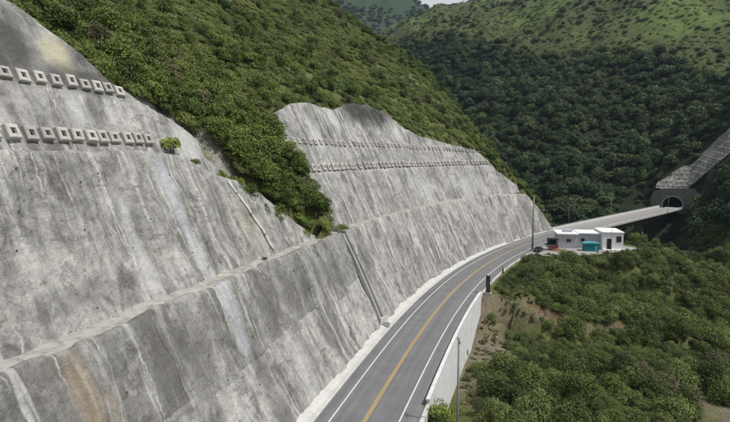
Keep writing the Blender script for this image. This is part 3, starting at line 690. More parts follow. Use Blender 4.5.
chute_sheet([(-0.55, -0.6), (-0.55, 0.12), (-0.72, 0.12), (-0.72, -0.6)], 'side_wall', M['gutter'])
chute_sheet([(0.72, -0.6), (0.72, 0.12), (0.55, 0.12), (0.55, -0.6)], 'side_wall', M['concrete'])
P0 = wall_point(S_CHUTE, 0.1, 0.6, 0.4); MB().box((P0[0], P0[1], 0.75), (2.2, 0.3, 1.5), 1.25 - 0.3).box((P0[0] + 0.5, P0[1] - 0.9, 0.45), (0.3, 1.1, 0.9), 1.25 - 0.3).build('catch_box', M['gutter'], ch)
pp = empty('drain_pipe', (0, 0, 0), 0, 'pale drain pipe running down the streaked shotcrete face beside the bushy gully', 'pipe')
pts_ = []
for k in range(14):
    t = k / 13; s_ = 67.3 + 3.2 * t + 0.5 * math.sin(3 * t); z_ = 25.2 - 9.4 * t
    pts_.append(wall_point(s_, q2(s_, z_), z_, float(relief(np.array([s_]), np.array([z_]), 7)[0]) + 0.16, A2))
MB().tube(pts_, 0.17, 8).build('pipe', M['pipe'], pp, True)
for k in (2, 6, 10): MB().tube([Vector(pts_[k]) - (Vector(pts_[k + 1]) - Vector(pts_[k])).normalized() * 0.12, Vector(pts_[k]) + (Vector(pts_[k + 1]) - Vector(pts_[k])).normalized() * 0.12], 0.23, 8).build('pipe_collar', M['concrete'], pp)

# ------------------------------------------------------------------ retaining wall on the valley side
rw = empty('retaining_wall', (0, 0, 0), 0, 'white concrete retaining wall dropping from the road edge to the dirt terrace', 'wall')
s = 64.0; rng = random.Random(5)
while s < 117:
    e = min(s + 3.9, 117.2); vs_ = []; fs = []; n_ = 5
    push = rng.uniform(-0.012, 0.012)
    for i in range(n_):
        sv_ = s + 0.02 + (e - s - 0.04) * i / (n_ - 1)
        bot = -7.6 + max(0, (sv_ - 100)) * 0.28
        for l, z in ((5.80, -0.3), (5.80, 0.72), (6.13, 0.72), (6.15, 0.1), (6.15 - 0.05 * bot + push, bot)):
            vs_.append(tuple(pt(sv_, l, z)))
        if i:
            for j in range(4): fs.append(((i - 1) * 5 + j, (i - 1) * 5 + j + 1, i * 5 + j + 1, i * 5 + j))
    fs.append((0, 1, 2, 3, 4)); fs.append(tuple(reversed(range((n_ - 1) * 5, n_ * 5))))
    MB().add(vs_, fs).build('panel', M['white_wall'], rw); s = e
vs_ = []
for s in np.arange(63.8, 117.5, 2.0):
    for l, z in ((5.74, 0.70), (5.74, 0.86), (6.21, 0.86), (6.21, 0.70)): vs_.append(tuple(pt(s, l, z)))
k = len(vs_) // 4
MB().add(vs_, [(i * 4 + j, i * 4 + (j + 1) % 4, (i + 1) * 4 + (j + 1) % 4, (i + 1) * 4 + j) for i in range(k - 1) for j in range(4)] + [(0, 1, 2, 3), tuple(range(4 * k - 4, 4 * k))]).build('coping', M['white_wall'], rw)

# ------------------------------------------------------------------ bridge
br = empty('bridge', (0, 0, 0), 0, 'long straight concrete road bridge on piers leading into the tunnel', 'bridge')
def extrude(name, prof, s_a, s_b, m, parent, step=4.0):
    ss = np.arange(s_a, s_b + 0.01, step); k = len(prof); vs_ = [tuple(pt(s, l, z)) for s in ss for l, z in prof]
    fs = [(i * k + j, i * k + (j + 1) % k, (i + 1) * k + (j + 1) % k, (i + 1) * k + j) for i in range(len(ss) - 1) for j in range(k)]
    fs += [tuple(range(k)), tuple(range(len(vs_) - k, len(vs_)))]
    return MB().add(vs_, fs).build(name, m, parent)
SB, SP = S_BRIDGE + 0.02, S_PORTAL
deck = extrude('deck', [(-6.3, -0.02), (6.3, -0.02), (6.3, -0.45), (-6.3, -0.45)], SB, SP, M['deck'], br)
for l in (-3.65, 3.65): strip('edge_line', SB, SP, [l - 0.09, l + 0.09], [-0.008] * 2, M['white_line'], br)
for l in (-0.17, 0.17): strip('centre_line', SB, SP, [l - 0.085, l + 0.085], [-0.008] * 2, M['yellow_line'], br)
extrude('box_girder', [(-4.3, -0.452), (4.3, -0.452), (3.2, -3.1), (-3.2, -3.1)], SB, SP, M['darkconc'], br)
for sd_ in (-1, 1):
    s = SB
    while s < SP - 2:
        e = min(s + 8.0, SP)
        extrude('parapet', [(sd_ * 5.85, -0.018), (sd_ * 5.95, 0.55), (sd_ * 6.0, 0.95), (sd_ * 6.28, 0.95), (sd_ * 6.296, -0.018)], s + 0.03, e - 0.03, M['gutter'], br, (e - s - 0.06) / 2); s = e
    # handrail on posts above the parapet
    ra = MB().tube([pt(s_, sd_ * 6.14, 1.32) for s_ in np.arange(SB, SP, 6.0)], 0.05, 6).build('handrail', M['silver'], br)
    pme = None
    for s_ in np.arange(SB + 1, SP, 4.0):
        if pme is None: o = MB().box((0, 0, 0.18), (0.09, 0.09, 0.37)).build('rail_post', M['pole'], br); pme = o.data
        else: o = link('rail_post', pme, None, br)
        o.location = pt(s_, sd_ * 6.14, 0.95)
for s_ in (258.0, 308.0):
    p = pt(s_, 0, 0); zb_ = z_at(p.x, p.y) - 2; h = float(np.interp(s_, cs_s, cs_h))
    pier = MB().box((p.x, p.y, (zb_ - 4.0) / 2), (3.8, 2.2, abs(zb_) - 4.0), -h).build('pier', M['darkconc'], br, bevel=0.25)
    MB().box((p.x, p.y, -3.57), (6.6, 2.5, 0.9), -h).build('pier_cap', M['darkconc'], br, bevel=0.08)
p = pt(SB + 1.0, 0, 0); MB().box((p.x, p.y, -3.5), (11.5, 2.0, 6.0), -PH).build('abutment', M['concrete'], br)

p = pt(SP + 0.6, 0, 0); MB().box((p.x, p.y, -3.6), (15.0, 2.6, 6.0), -PH).build('abutment', M['darkconc'], br)

# ------------------------------------------------------------------ tunnel portal
tn_ = empty('tunnel_portal', (PX, PY, 0), -PH, 'grey concrete tunnel portal with a dark arched mouth at the bridge end', 'tunnel')
TW, TR = 5.0, 5.0                                      # local: x to the right, y into the mountain
arch = [(-TW, -0.6)] + [(-TW, 1.6)] + [(TR * math.cos(a), 1.6 + 4.5 * math.sin(a)) for a in np.linspace(math.pi, 0, 21)][1:-1] + [(TW, 1.6), (TW, -0.6)]
outer = [(-11.5, -0.6), (-11.5, 4.5), (-10, 8.6), (-6, 10.4), (5, 10.9), (10, 10.9), (12.5, 8.5), (12.5, -0.6)]
def ring_pts(poly, n):
    L_ = [0]
    for a, b in zip(poly[:-1], poly[1:]): L_.append(L_[-1] + math.hypot(b[0] - a[0], b[1] - a[1]))
    tt = np.linspace(0, L_[-1], n); return list(zip(np.interp(tt, L_, [p[0] for p in poly]), np.interp(tt, L_, [p[1] for p in poly])))
oa, ob = ring_pts(arch, 41), ring_pts(outer, 41)
def ring_mesh(inner, outr, y0, y1):
    n = len(inner); v = [(x, y0, z) for x, z in inner] + [(x, y0, z) for x, z in outr] + [(x, y1, z) for x, z in inner] + [(x, y1, z) for x, z in outr]; f = []
    for i in range(n - 1):
        f += [(i, i + 1, n + i + 1, n + i), (2 * n + i, 3 * n + i, 3 * n + i + 1, 2 * n + i + 1), (n + i, n + i + 1, 3 * n + i + 1, 3 * n + i), (i, 2 * n + i, 2 * n + i + 1, i + 1)]
    return MB().add(v, f)
ring_mesh(oa, ob, -0.2, 1.2).build('headwall', M['portal'], tn_)
oc = ring_pts([(x * 1.13, 1.6 + (z - 1.6) * 1.14 if z > 1.6 else z) for x, z in arch], 41)
ring_mesh([(x * 0.985, z if z < 1.7 else 1.6 + (z - 1.6) * 0.985) for x, z in oa], oc, -0.75, -0.15).build('arch_ring', M['concrete'], tn_)
n = len(oa); tube_v = [(x, y, z) for y in (1.1, 30, 60) for x, z in oa]
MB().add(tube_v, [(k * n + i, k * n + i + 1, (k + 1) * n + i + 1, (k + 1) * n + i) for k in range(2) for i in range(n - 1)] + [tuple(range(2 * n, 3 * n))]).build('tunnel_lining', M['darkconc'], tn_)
MB().add([(-TW, 0, -0.03), (TW, 0, -0.03), (TW, 60, -0.03), (-TW, 60, -0.03)], [(0, 1, 2, 3)]).build('tunnel_road', M['asphalt'], tn_)
# shotcreted slope above the portal
tc = empty('shotcrete_slope', (PX, PY, 0), -PH, 'grey shotcreted slope with rows of small anchors above the tunnel mouth', 'slope')
us = np.linspace(-9.5, 47, 46)
def tun_surface(u, v):
    """u along, v up the slope (m); benched every 6 m"""
    z = 10.4 + np.maximum(u - 6, 0) + 0.80 * v; y = 0.9 + 0.62 * v + 0.25 * np.floor(v / 6.0)
    n_ = fbm(u / 4, v / 4, 131) - 0.5
    return u, y - 2.2 * n_, z + 0.4 * n_
vtop = np.interp(us, [-12.5, -6, 0, 8, 22, 47], [1.5, 8, 14, 20, 22, 22]) + 3.0 * (fbm(us / 5, us * 0, 139) - 0.5); vbot = us * 0.0 + 1.5 * fbm(us / 6, us * 0 + 3, 141) * (us > 14)
pan = {}
for bi in range(9):
    for ti in range(4):
        us_ = us[bi * 5: bi * 5 + 6]
        if len(us_) < 2: continue
        vs_ = []; nV = 7
        for u in us_:
            a_, b_ = np.interp(u, us, vbot), np.interp(u, us, vtop)
            for v in np.linspace(a_ + (b_ - a_) * ti / 4, a_ + (b_ - a_) * (ti + 1) / 4, nV): vs_.append(tuple(float(q_) for q_ in tun_surface(u, v)))
        fs = [(i * nV + j, (i + 1) * nV + j, (i + 1) * nV + j + 1, i * nV + j + 1) for i in range(len(us_) - 1) for j in range(nV - 1)]
        me = mesh('panel', vs_, fs, True)
        uvp = [(u * 1.0, v_ * 1.3, 3.0) for u in us_ for v_ in np.linspace(ti * 5.0, ti * 5.0 + 5.0, nV)]
        at = me.attributes.new('wuv', 'FLOAT_VECTOR', 'POINT'); at.data.foreach_set('vector', np.array(uvp, np.float32).ravel())
        at = me.attributes.new('tint', 'FLOAT', 'POINT'); at.data.foreach_set('value', np.full(len(vs_), random.Random(bi * 7 + ti).uniform(0.55, 0.8), np.float32))  # same shotcrete, tone lowered per panel to carry the slope's shade
        at = me.attributes.new('stain', 'FLOAT_COLOR', 'POINT'); at.data.foreach_set('color', np.zeros(len(vs_) * 4, np.float32))
        link('panel', me, M['shot'], tc)
ab = MB().box((0, 0, 0), (0.8, 0.9, 0.7), 0, 0.8).build('anchor_block', M['concrete'], tc); first = True
for row, v in enumerate((2.0, 4.8, 7.6, 10.4, 13.2, 16.0)):
    for u in np.arange(-8 + row * 0.8, 46, 2.6):
        if np.interp(u, us, vbot) + 0.3 < v < np.interp(u, us, vtop) - 0.6:
            o = ab if first else link('anchor_block', ab.data, None, tc); first = False
            o.location = [float(q_) for q_ in tun_surface(u, v)]; o.rotation_euler = (-0.6, 0, 0)

# ------------------------------------------------------------------ building, teal cabin, shelter, forecourt
fc = MB(); ssv = np.arange(169, 210, 3.0); vs_ = []
for s in ssv:
    wd = float(np.interp(s, [169, 176, 202, 209], [3, 15, 26, 12]))
    vs_ += [tuple(pt(s, 5.76, 0.02)), tuple(pt(s, 5.76 + wd * 0.5, 0.02)), tuple(pt(s, 5.76 + wd, 0.02))]
fo = link('forecourt', mesh('forecourt', vs_, [(i * 3 + j, i * 3 + 3 + j, i * 3 + 4 + j, i * 3 + 1 + j) for i in range(len(ssv) - 1) for j in range(2)][::1]), M['concrete']); fo['kind'] = 'structure'
for f_ in fo.data.polygons: pass
def slab_window(mb_parent, x, z, wd, ht, y, parts=True):
    f = MB().box((x, y - 0.03, z + ht / 2 + 0.04), (wd + 0.16, 0.06, 0.08)).box((x, y - 0.03, z - ht / 2 - 0.04), (wd + 0.16, 0.06, 0.08)).box((x - wd / 2 - 0.04, y - 0.03, z), (0.08, 0.06, ht)).box((x + wd / 2 + 0.04, y - 0.03, z), (0.08, 0.06, ht)).box((x, y - 0.03, z), (0.05, 0.05, ht)).build('window', M['silver'], mb_parent)
    MB().box((x, y - 0.012, z), (wd, 0.02, ht)).build('pane', M['glass'], f)
bA = on_z(558, 247.8)
bd = empty('control_building', (bA.x, bA.y, 0.02), R(-11), 'flat-roofed white building with front wall toned lilac-grey for shade beside the bridge approach', 'building')
def wall_box(x0, x1, y0, y1, z0, z1, name, m): return MB().box(((x0 + x1) / 2, (y0 + y1) / 2, (z0 + z1) / 2), (x1 - x0, y1 - y0, z1 - z0)).build(name, m, bd, bevel=0.02)
wall_box(0, 5.9, 0, 8, 0, 4.2, 'wall', M['bgrey'])
wall_box(5.903, 12.6, 0.9, 8.2, 0, 4.45, 'wall', M['bgrey'])
wall_box(12.603, 18.6, -1.4, 8.4, 0, 5.3, 'wall', M['bwhite'])
wall_box(-0.45, 5.9, -0.35, 8.3, 4.202, 4.6, 'roof', M['bwhite'])
wall_box(5.904, 12.60, 0.6, 8.5, 4.452, 4.8, 'roof', M['bwhite'])
wall_box(12.4, 18.8, -1.6, 8.6, 5.302, 5.55, 'roof', M['bwhite'])
wall_box(2.0, 4.6, 3.0, 5.4, 4.602, 5.3, 'roof_unit', M['bgrey'])
slab_window(bd, 3.1, 2.4, 1.2, 1.0, 0.0); slab_window(bd, 7.4, 2.6, 1.0, 1.0, 0.9); slab_window(bd, 17.3, 3.4, 1.3, 1.7, -1.4)
dr = MB().box((14.6, -1.44, 1.75), (1.3, 0.08, 3.5)).build('door', M['black'], bd); MB().box((15.05, -1.50, 1.3), (0.08, 0.05, 0.2)).build('handle', M['silver'], dr)
MB().box((15.8, -1.5, 0.12), (6.2, 1.6, 0.24)).build('step', M['bwhite'], bd)
tb = on_z(584, 251.2)
te = empty('site_cabin', (tb.x, tb.y, 0.02), R(-9), 'teal metal site cabin with paler roof in front of the white building', 'cabin'); te.scale = (0.88, 0.88, 0.86)
MB().box((2.4, 1.4, 1.3), (4.8, 2.8, 2.6)).build('wall', M['teal'], te, bevel=0.03)
MB().prism([(-0.2, 2.602), (5.0, 2.602), (5.0, 2.85), (2.4, 3.15), (-0.2, 2.85)], 3.2).build('roof', M['teal_roof'], te).location = (0, 1.4, 0)
for i in range(9): MB().box((0.4 + i * 0.5, -0.02, 1.3), (0.12, 0.05, 2.4)).build('rib', M['teal'], te)
d_ = MB().box((3.9, -0.05, 1.05), (0.85, 0.05, 2.0)).build('door', M['teal_roof'], te); MB().box((3.55, -0.09, 1.0), (0.05, 0.05, 0.18)).build('handle', M['silver'], d_)
hb = on_z(548.5, 250.6)
sh = empty('roadside_shelter', (hb.x, hb.y, 0.02), R(-9), 'open dark-roofed shelter with red-brown boarding beside the grey wall', 'shelter')
for i, (px_, py_) in enumerate(((0, 0), (2.7, 0), (0, 2.4), (2.7, 2.4))): MB().box((px_, py_, 1.7), (0.12, 0.12, 3.4)).build('post', M['dark_steel'], sh)
MB().box((1.35, 1.2, 3.47), (3.3, 3.0, 0.14)).build('roof', M['black'], sh)
MB().box((1.35, 2.42, 2.4), (2.6, 0.05, 2.0)).build('opening_shade', M['black'], sh)  # black sheet stands in for the shade inside the opening
for i in range(4): MB().box((1.35, -0.02, 0.22 + i * 0.4), (2.6, 0.05, 0.38)).build('board', M['redbrown'], sh)
for i in range(4): MB().box((2.72, 1.2, 0.22 + i * 0.4), (0.05, 2.3, 0.38)).build('board', M['redbrown'], sh)
rb = on_z(557.5, 250.8)
rp = empty('soil_heap', (rb.x, rb.y, 0.0), 0, 'low heap of red-brown earth in front of the grey wall', 'heap')
vs_ = [(0, 0, 0.9)]; fs = []
for k in range(3):
    for i in range(12):
        a = i / 12 * 2 * math.pi; rr2 = (0.5, 1.1, 1.8)[k] * (1 + 0.3 * random.Random(k * 20 + i).uniform(-1, 1)); vs_.append((rr2 * math.cos(a), rr2 * math.sin(a), (0.75, 0.35, -0.05)[k]))
for i in range(12):
    fs.append((0, 1 + i, 1 + (i + 1) % 12))
    for k in range(2): fs.append((1 + k * 12 + i, 13 + k * 12 + i, 13 + k * 12 + (i + 1) % 12, 1 + k * 12 + (i + 1) % 12))
link('heap', mesh('heap', vs_, fs, True), M['soil'], rp)

# ------------------------------------------------------------------ car parked at the road edge
def make_car(loc, rz, label):
    c = empty('parked_car', loc, rz, label, 'car')
    prof = [(-2.1, 0.42), (-2.15, 0.78), (-1.95, 0.98), (-1.15, 1.02), (-0.75, 1.06), (0.95, 1.04), (1.75, 0.95), (2.1, 0.80), (2.15, 0.42), (1.75, 0.30), (-1.8, 0.30)]
    MB().prism(prof, 1.74).build('body', M['carpaint'], c, bevel=0.05)
    cab = [(-1.75, 1.02), (-1.35, 1.42), (0.10, 1.46), (1.0, 1.03)]
    v = []
    for y_, ins in ((-0.80, 0), (0.80, 0)):
        for i, (x_, z_) in enumerate(cab): v.append((x_, y_ * (0.84 if i in (1, 2) else 1), z_))
    MB().add(v, [(0, 1, 2, 3), (7, 6, 5, 4), (0, 4, 5, 1), (1, 5, 6, 2), (2, 6, 7, 3), (3, 7, 4, 0)]).build('cabin_glass', M['glass'], c, bevel=0.03)
    MB().add([(-1.36, -0.68, 1.43), (0.12, -0.68, 1.47), (0.12, 0.68, 1.47), (-1.36, 0.68, 1.43), (-1.30, -0.62, 1.50), (0.05, -0.62, 1.53), (0.05, 0.62, 1.53), (-1.30, 0.62, 1.50)],
             [(3, 2, 1, 0), (4, 5, 6, 7), (0, 1, 5, 4), (1, 2, 6, 5), (2, 3, 7, 6), (3, 0, 4, 7)]).build('roof', M['carpaint'], c)
    for x_ in (-1.3, 1.32):
        for y_ in (-0.82, 0.82):
            o = MB().tube([(x_, y_ - 0.11, 0.33), (x_, y_ + 0.11, 0.33)], 0.33, 16).build('wheel', M['rubber'], c)
            sg = 1 if y_ > 0 else -1
            MB().tube([(x_, y_ + sg * 0.105, 0.33), (x_, y_ + sg * 0.125, 0.33)], 0.21, 12).build('rim', M['silver'], o)
    for y_ in (-0.62, 0.62):
        MB().box((2.13, y_, 0.72), (0.08, 0.36, 0.14)).build('headlight', M['whitelens'], c)
        MB().box((-2.14, y_, 0.82), (0.06, 0.34, 0.16)).build('tail_light', M['redlight'], c)
    MB().box((-2.17, 0, 0.6), (0.03, 0.5, 0.12)).build('number_plate', M['bwhite'], c)
    return c
cp = on_z(538.5, 251.5); _, _, chd = cl(178)
make_car((cp.x, cp.y, 0.022), math.pi / 2 - float(chd), 'small dark car parked at the road edge beside the tall pole')

# ------------------------------------------------------------------ poles, posts, totem
def pole(name, px, py, top_y, r0, r1, label, zbase=0.0, cross=False, lamp=None, cat='pole', group=None):
    b = on_z(px, py, zbase); d = cam_ray(px, top_y); t = b.y / d.y; zt_ = CAM_H + d.z * t
    return pole_at(name, b, zt_, r0, r1, label, cross, lamp, cat, group)
def pole_at(name, b, zt_, r0, r1, label, cross=False, lamp=None, cat='pole', group=None):
    o = empty(name, tuple(b), 0, label, cat, group); h = zt_ - b.z
    MB().tube([(0, 0, -0.3), (0, 0, h * 0.5), (0, 0, h)], [r0, (r0 + r1) / 2, r1], 10).build('shaft', M['pole'], o, True)
    MB().box((0, 0, 0.1), (r0 * 3.4, r0 * 3.4, 0.35)).build('footing', M['concrete'], o)
    if cross:
        MB().box((0, 0, h - 0.35), (0.10, 1.5, 0.12)).build('crossarm', M['pole'], o)
        for y_ in (-0.6, 0, 0.6): MB().tube([(0, y_, h - 0.29), (0, y_, h - 0.08)], [0.05, 0.03], 8).build('insulator', M['darkconc'], o)
    if lamp is not None:
        dx, dy = math.sin(lamp), math.cos(lamp)
        MB().tube([(0, 0, h - 0.05), (dx * 0.7, dy * 0.7, h + 0.25), (dx * 1.6, dy * 1.6, h + 0.35)], [r1 * 0.9, r1 * 0.7, r1 * 0.6], 8).build('arm', M['pole'], o, True)
        MB().box((dx * 1.9, dy * 1.9, h + 0.34), (0.7, 0.28, 0.12), math.pi / 2 - lamp).build('lamp_head', M['silver'], o)
    return o
pole('utility_pole', 532.3, 250.6, 196, 0.30, 0.19, 'tall grey utility pole at the road edge next to the dark car', cross=True)
x_, y_ = on_z(459.5, 430, -6.5).x, 0
b = Vector((9.55, 55.0, 0)); b.z = z_at(b.x, b.y); d = cam_ray(459, 338); pole_at('utility_pole', Vector((d.x / d.y * b.y, b.y, b.z)), CAM_H + d.z / d.y * b.y, 0.17, 0.10, 'slim grey utility pole rising from the slope below the retaining wall', cross=True)
pole('lamp_post', 611, 252.5, 229, 0.09, 0.06, 'thin post standing in front of the white building', lamp=None)
for s_, sd_, hh, lb in ((243, -1, 8.5, 'thin lamp post on the bridge parapet just past the approach'), (289, -1, 8.5, 'thin lamp post on the bridge parapet near mid span'), (330, 1, 8.5, 'thin lamp post on the bridge parapet close to the tunnel')):
    bb = pt(s_, sd_ * 6.55, 0.0); h = float(np.interp(s_, cs_s, cs_h))
    o = pole_at('lamp_post', bb, hh, 0.085, 0.05, lb, lamp=h + (math.pi / 2 if sd_ < 0 else -math.pi / 2))
tb = on_z(487.8, 293.5); _, _, h = cl(119)
to = empty('roadside_cabinet', (tb.x, tb.y, 0), -float(h), 'tall narrow black cabinet on a concrete plinth at the end of the retaining wall', 'cabinet')
MB().box((0, 0, 1.95), (0.8, 0.55, 3.5)).build('cabinet_body', M['black'], to, bevel=0.03)
MB().box((0.0, 0, 3.74), (0.92, 0.66, 0.08)).build('cap', M['dark_steel'], to)
MB().box((0, -0.285, 1.9), (0.66, 0.02, 3.1)).build('door', M['dark_steel'], to)
MB().box((0, 0, -0.15), (1.5, 1.4, 0.7)).build('plinth', M['concrete'], to, bevel=0.04)
for k, (s_, ht) in enumerate(((127.5, 1.1), (141, 1.6), (146.5, 1.0), (156, 1.0), (163.5, 1.0))):
    bb = pt(s_, 6.35, -0.1)
    o = empty('marker_post', tuple(bb), 0, 'short roadside marker post on the verge beyond the black cabinet' if ht < 1.5 else 'dark taller roadside post on the verge beyond the black cabinet', 'post', 'marker posts along the verge' if ht < 1.5 else None)
    MB().box((0, 0, ht / 2), (0.14 if ht < 1.5 else 0.3, 0.14 if ht < 1.5 else 0.25, ht), 0, 0.9).build('post', M['white_wall'] if ht < 1.5 else M['black'], o)
    MB().box((0, 0, ht * 0.82), (0.15 if ht < 1.5 else 0.31, 0.15 if ht < 1.5 else 0.26, 0.16)).build('band', M['black'] if ht < 1.5 else M['white_wall'], o)
# dead stem on the hill
# ------------------------------------------------------------------ plants
def set_lv(me, vals): at = me.attributes.new('lv', 'FLOAT', 'POINT'); at.data.foreach_set('value', np.asarray(vals, np.float32))
def crown_mesh(name, seed, n, leaf, lobes=9, tall=0.8, spread=0.62, lob_r=(0.32, 0.55), m=None, droop=0.0):
    """crown of about unit radius, base at z = 0, made of leaf faces on the shells of several lobes"""
    rg = np.random.default_rng(seed)
    c = rg.normal(size=(lobes, 3)); c /= np.linalg.norm(c, axis=1)[:, None]; c *= rg.uniform(0.25, 1, (lobes, 1)) ** 0.5 * spread
    c[:, 2] = np.abs(c[:, 2]) * tall * 1.25 + 0.30; lr = rg.uniform(*lob_r, lobes)
    w_ = lr ** 2; k = rg.choice(lobes, n, p=w_ / w_.sum())
    d = rg.normal(size=(n, 3)); d /= np.linalg.norm(d, axis=1)[:, None]; d[:, 2] = np.where(d[:, 2] < -0.45, -d[:, 2], d[:, 2])
    rad = lr[k] * rg.uniform(0.72, 1.12, n)
    p = c[k] + d * rad[:, None] * np.array([1, 1, 0.85]); p[:, 2] = np.maximum(p[:, 2] - droop * np.hypot(p[:, 0], p[:, 1]) ** 2, 0.02)
    nrm = d + rg.normal(size=(n, 3)) * 0.55 + np.array([0, 0, 0.35]); nrm /= np.linalg.norm(nrm, axis=1)[:, None]
    t = np.cross(nrm, rg.normal(size=(n, 3))); t /= np.linalg.norm(t, axis=1)[:, None]; b_ = np.cross(nrm, t)
    sz = leaf * rg.uniform(0.6, 1.4, (n, 1)); asp = rg.uniform(0.45, 0.8, (n, 1))
    V = np.stack([p - t * sz, p + b_ * sz * asp - nrm * sz * .15, p + t * sz, p - b_ * sz * asp - nrm * sz * .15], 1).reshape(-1, 3)
    me = bpy.data.meshes.new(name); me.vertices.add(4 * n); me.vertices.foreach_set('co', V.ravel())
    me.loops.add(4 * n); me.loops.foreach_set('vertex_index', np.arange(4 * n, dtype=np.int32)); me.polygons.add(n); me.polygons.foreach_set('loop_start', np.arange(0, 4 * n, 4, dtype=np.int32))
    me.update(calc_edges=True); set_lv(me, np.repeat(rg.uniform(0, 1, n) * 0.6 + 0.4 * rg.uniform(0, 1, lobes)[k], 4))
    if m: me.materials.append(m)
    return me
def trunk_mesh(name, seed, ht, r0, limbs=4, m=None, stems=1):
    rg = random.Random(seed); b = MB()
    for st_ in range(stems):
        a = rg.uniform(0, 6.28); off = 0.0 if stems == 1 else 0.12
        pts_ = [Vector((off * math.cos(a), off * math.sin(a), -0.15))]
        for k in range(1, 5): pts_.append(Vector((off * math.cos(a) * (1 + k * .9) + rg.uniform(-.05, .05), off * math.sin(a) * (1 + k * .9) + rg.uniform(-.05, .05), ht * k / 4)))
        b.tube(pts_, [r0, r0 * .8, r0 * .62, r0 * .45, r0 * .25], 6)
        for k in range(limbs):
            i = rg.choice((1, 2, 3)); a2 = rg.uniform(0, 6.28); L_ = rg.uniform(.35, .6); p = pts_[i]
            b.tube([p, p + Vector((math.cos(a2) * L_ * .5, math.sin(a2) * L_ * .5, L_ * .35)), p + Vector((math.cos(a2) * L_, math.sin(a2) * L_, L_ * .75))], [r0 * .45, r0 * .3, r0 * .12], 5)
    me = mesh(name, b.v, b.f, True)
    if m: me.materials.append(m)
    return me
KIND = {}

def kind(key, variants, leaf_m, n, leaf, trunk=(0.75, 0.05, 4, 3), **kw):
    KIND[key] = [(crown_mesh('crown', 1000 * len(KIND) + v, n, leaf, m=leaf_m, **kw), trunk_mesh('trunk', 77 * len(KIND) + v, trunk[0], trunk[1], trunk[2], M['bark'], trunk[3])) for v in range(variants)]
kind('shrub', 5, M['leaf_scrub'], 1300, 0.066, lobes=16, tall=0.42, spread=0.78, lob_r=(0.2, 0.45))
kind('tree', 5, M['leaf_tree'], 1900, 0.056, lobes=20, tall=0.95, spread=0.72, lob_r=(0.2, 0.46), trunk=(1.1, 0.07, 5, 1))
kind('bank', 6, M['leaf_bank'], 2900, 0.041, lobes=22, tall=0.75, spread=0.78, lob_r=(0.16, 0.44), trunk=(0.85, 0.055, 5, 2))
kind('forest', 6, M['leaf_forest'], 1000, 0.085, lobes=14, tall=0.85, spread=0.70, lob_r=(0.22, 0.5), trunk=(1.0, 0.06, 4, 1))
kind('upland', 2, M['leaf_pasture'], 300, 0.16, lobes=8, tall=0.75, spread=0.6, trunk=(0.9, 0.07, 3, 1))
kind('tussock', 2, M['leaf_grass'], 200, 0.17, lobes=9, tall=0.3, spread=0.85, lob_r=(0.2, 0.4), trunk=(0.3, 0.04, 2, 1))
kind('drygrass', 2, M['leaf_dry'], 160, 0.20, lobes=9, tall=0.4, spread=0.8, lob_r=(0.2, 0.4), trunk=(0.3, 0.04, 2, 1))
def plant(name, key, var, loc, scale, rz, label, cat, group=None, leaf=None, zs=1.0):
    cm, tm = KIND[key][var % len(KIND[key])]
    o = empty(name, loc, rz, label, cat, group); o.scale = (scale, scale, scale * zs)
    c = bpy.data.objects.new('crown', cm); C.objects.link(c); c.parent = o
    t = bpy.data.objects.new('trunk', tm); C.objects.link(t); t.parent = o
    if leaf is not None:
        c.material_slots[0].link = 'OBJECT'; c.material_slots[0].material = leaf
    return o, c, t
# --- geometry-node scatter for the growth nobody could count; it draws on the crowns of plants that stand in the scene
def scatter(name, pts, scales, zsc, var, rots, protos, tilt=None):
    me = bpy.data.meshes.new(name); n = len(pts); me.vertices.add(n); me.vertices.foreach_set('co', np.asarray(pts, np.float32).ravel()); me.update()
    def A_(nm, ty, key, arr): at = me.attributes.new(nm, ty, 'POINT'); at.data.foreach_set(key, np.asarray(arr, np.float32 if ty != 'INT' else np.int32).ravel())
    sc = np.stack([scales, scales, scales * zsc], -1); A_('sc', 'FLOAT_VECTOR', 'vector', sc); A_('vr', 'INT', 'value', var)
    A_('ro', 'FLOAT_VECTOR', 'vector', rots if np.ndim(rots) == 2 else np.stack([rots * 0, rots * 0, rots], -1))
    o = link(name, me); ng = bpy.data.node_groups.new(name + '_nodes', 'GeometryNodeTree')
    ng.interface.new_socket('Geometry', in_out='INPUT', socket_type='NodeSocketGeometry'); ng.interface.new_socket('Geometry', in_out='OUTPUT', socket_type='NodeSocketGeometry')
    N = ng.nodes; Lk = ng.links; gi = N.new('NodeGroupInput'); go = N.new('NodeGroupOutput')
    jn = N.new('GeometryNodeJoinGeometry')
    for c, t in reversed(protos):
        j2 = N.new('GeometryNodeJoinGeometry')
        for ob in (c, t):
            oi = N.new('GeometryNodeObjectInfo'); oi.transform_space = 'ORIGINAL'; oi.inputs['Object'].default_value = ob; Lk.new(oi.outputs['Geometry'], j2.inputs[0])
        g2 = N.new('GeometryNodeGeometryToInstance'); Lk.new(j2.outputs[0], g2.inputs[0]); Lk.new(g2.outputs[0], jn.inputs[0])
    iop = N.new('GeometryNodeInstanceOnPoints'); Lk.new(gi.outputs[0], iop.inputs['Points']); Lk.new(jn.outputs[0], iop.inputs['Instance'])
    iop.inputs['Pick Instance'].default_value = True
    def at(nm, ty): a = N.new('GeometryNodeInputNamedAttribute'); a.data_type = ty; a.inputs['Name'].default_value = nm; return a.outputs['Attribute']
    Lk.new(at('vr', 'INT'), iop.inputs['Instance Index']); Lk.new(at('sc', 'FLOAT_VECTOR'), iop.inputs['Scale'])
    er = N.new('FunctionNodeEulerToRotation'); Lk.new(at('ro', 'FLOAT_VECTOR'), er.inputs[0]); Lk.new(er.outputs[0], iop.inputs['Rotation'])
    Lk.new(iop.outputs[0], go.inputs[0])
    md = o.modifiers.new('scatter', 'NODES'); md.node_group = ng
    return o
rg = np.random.default_rng(4)
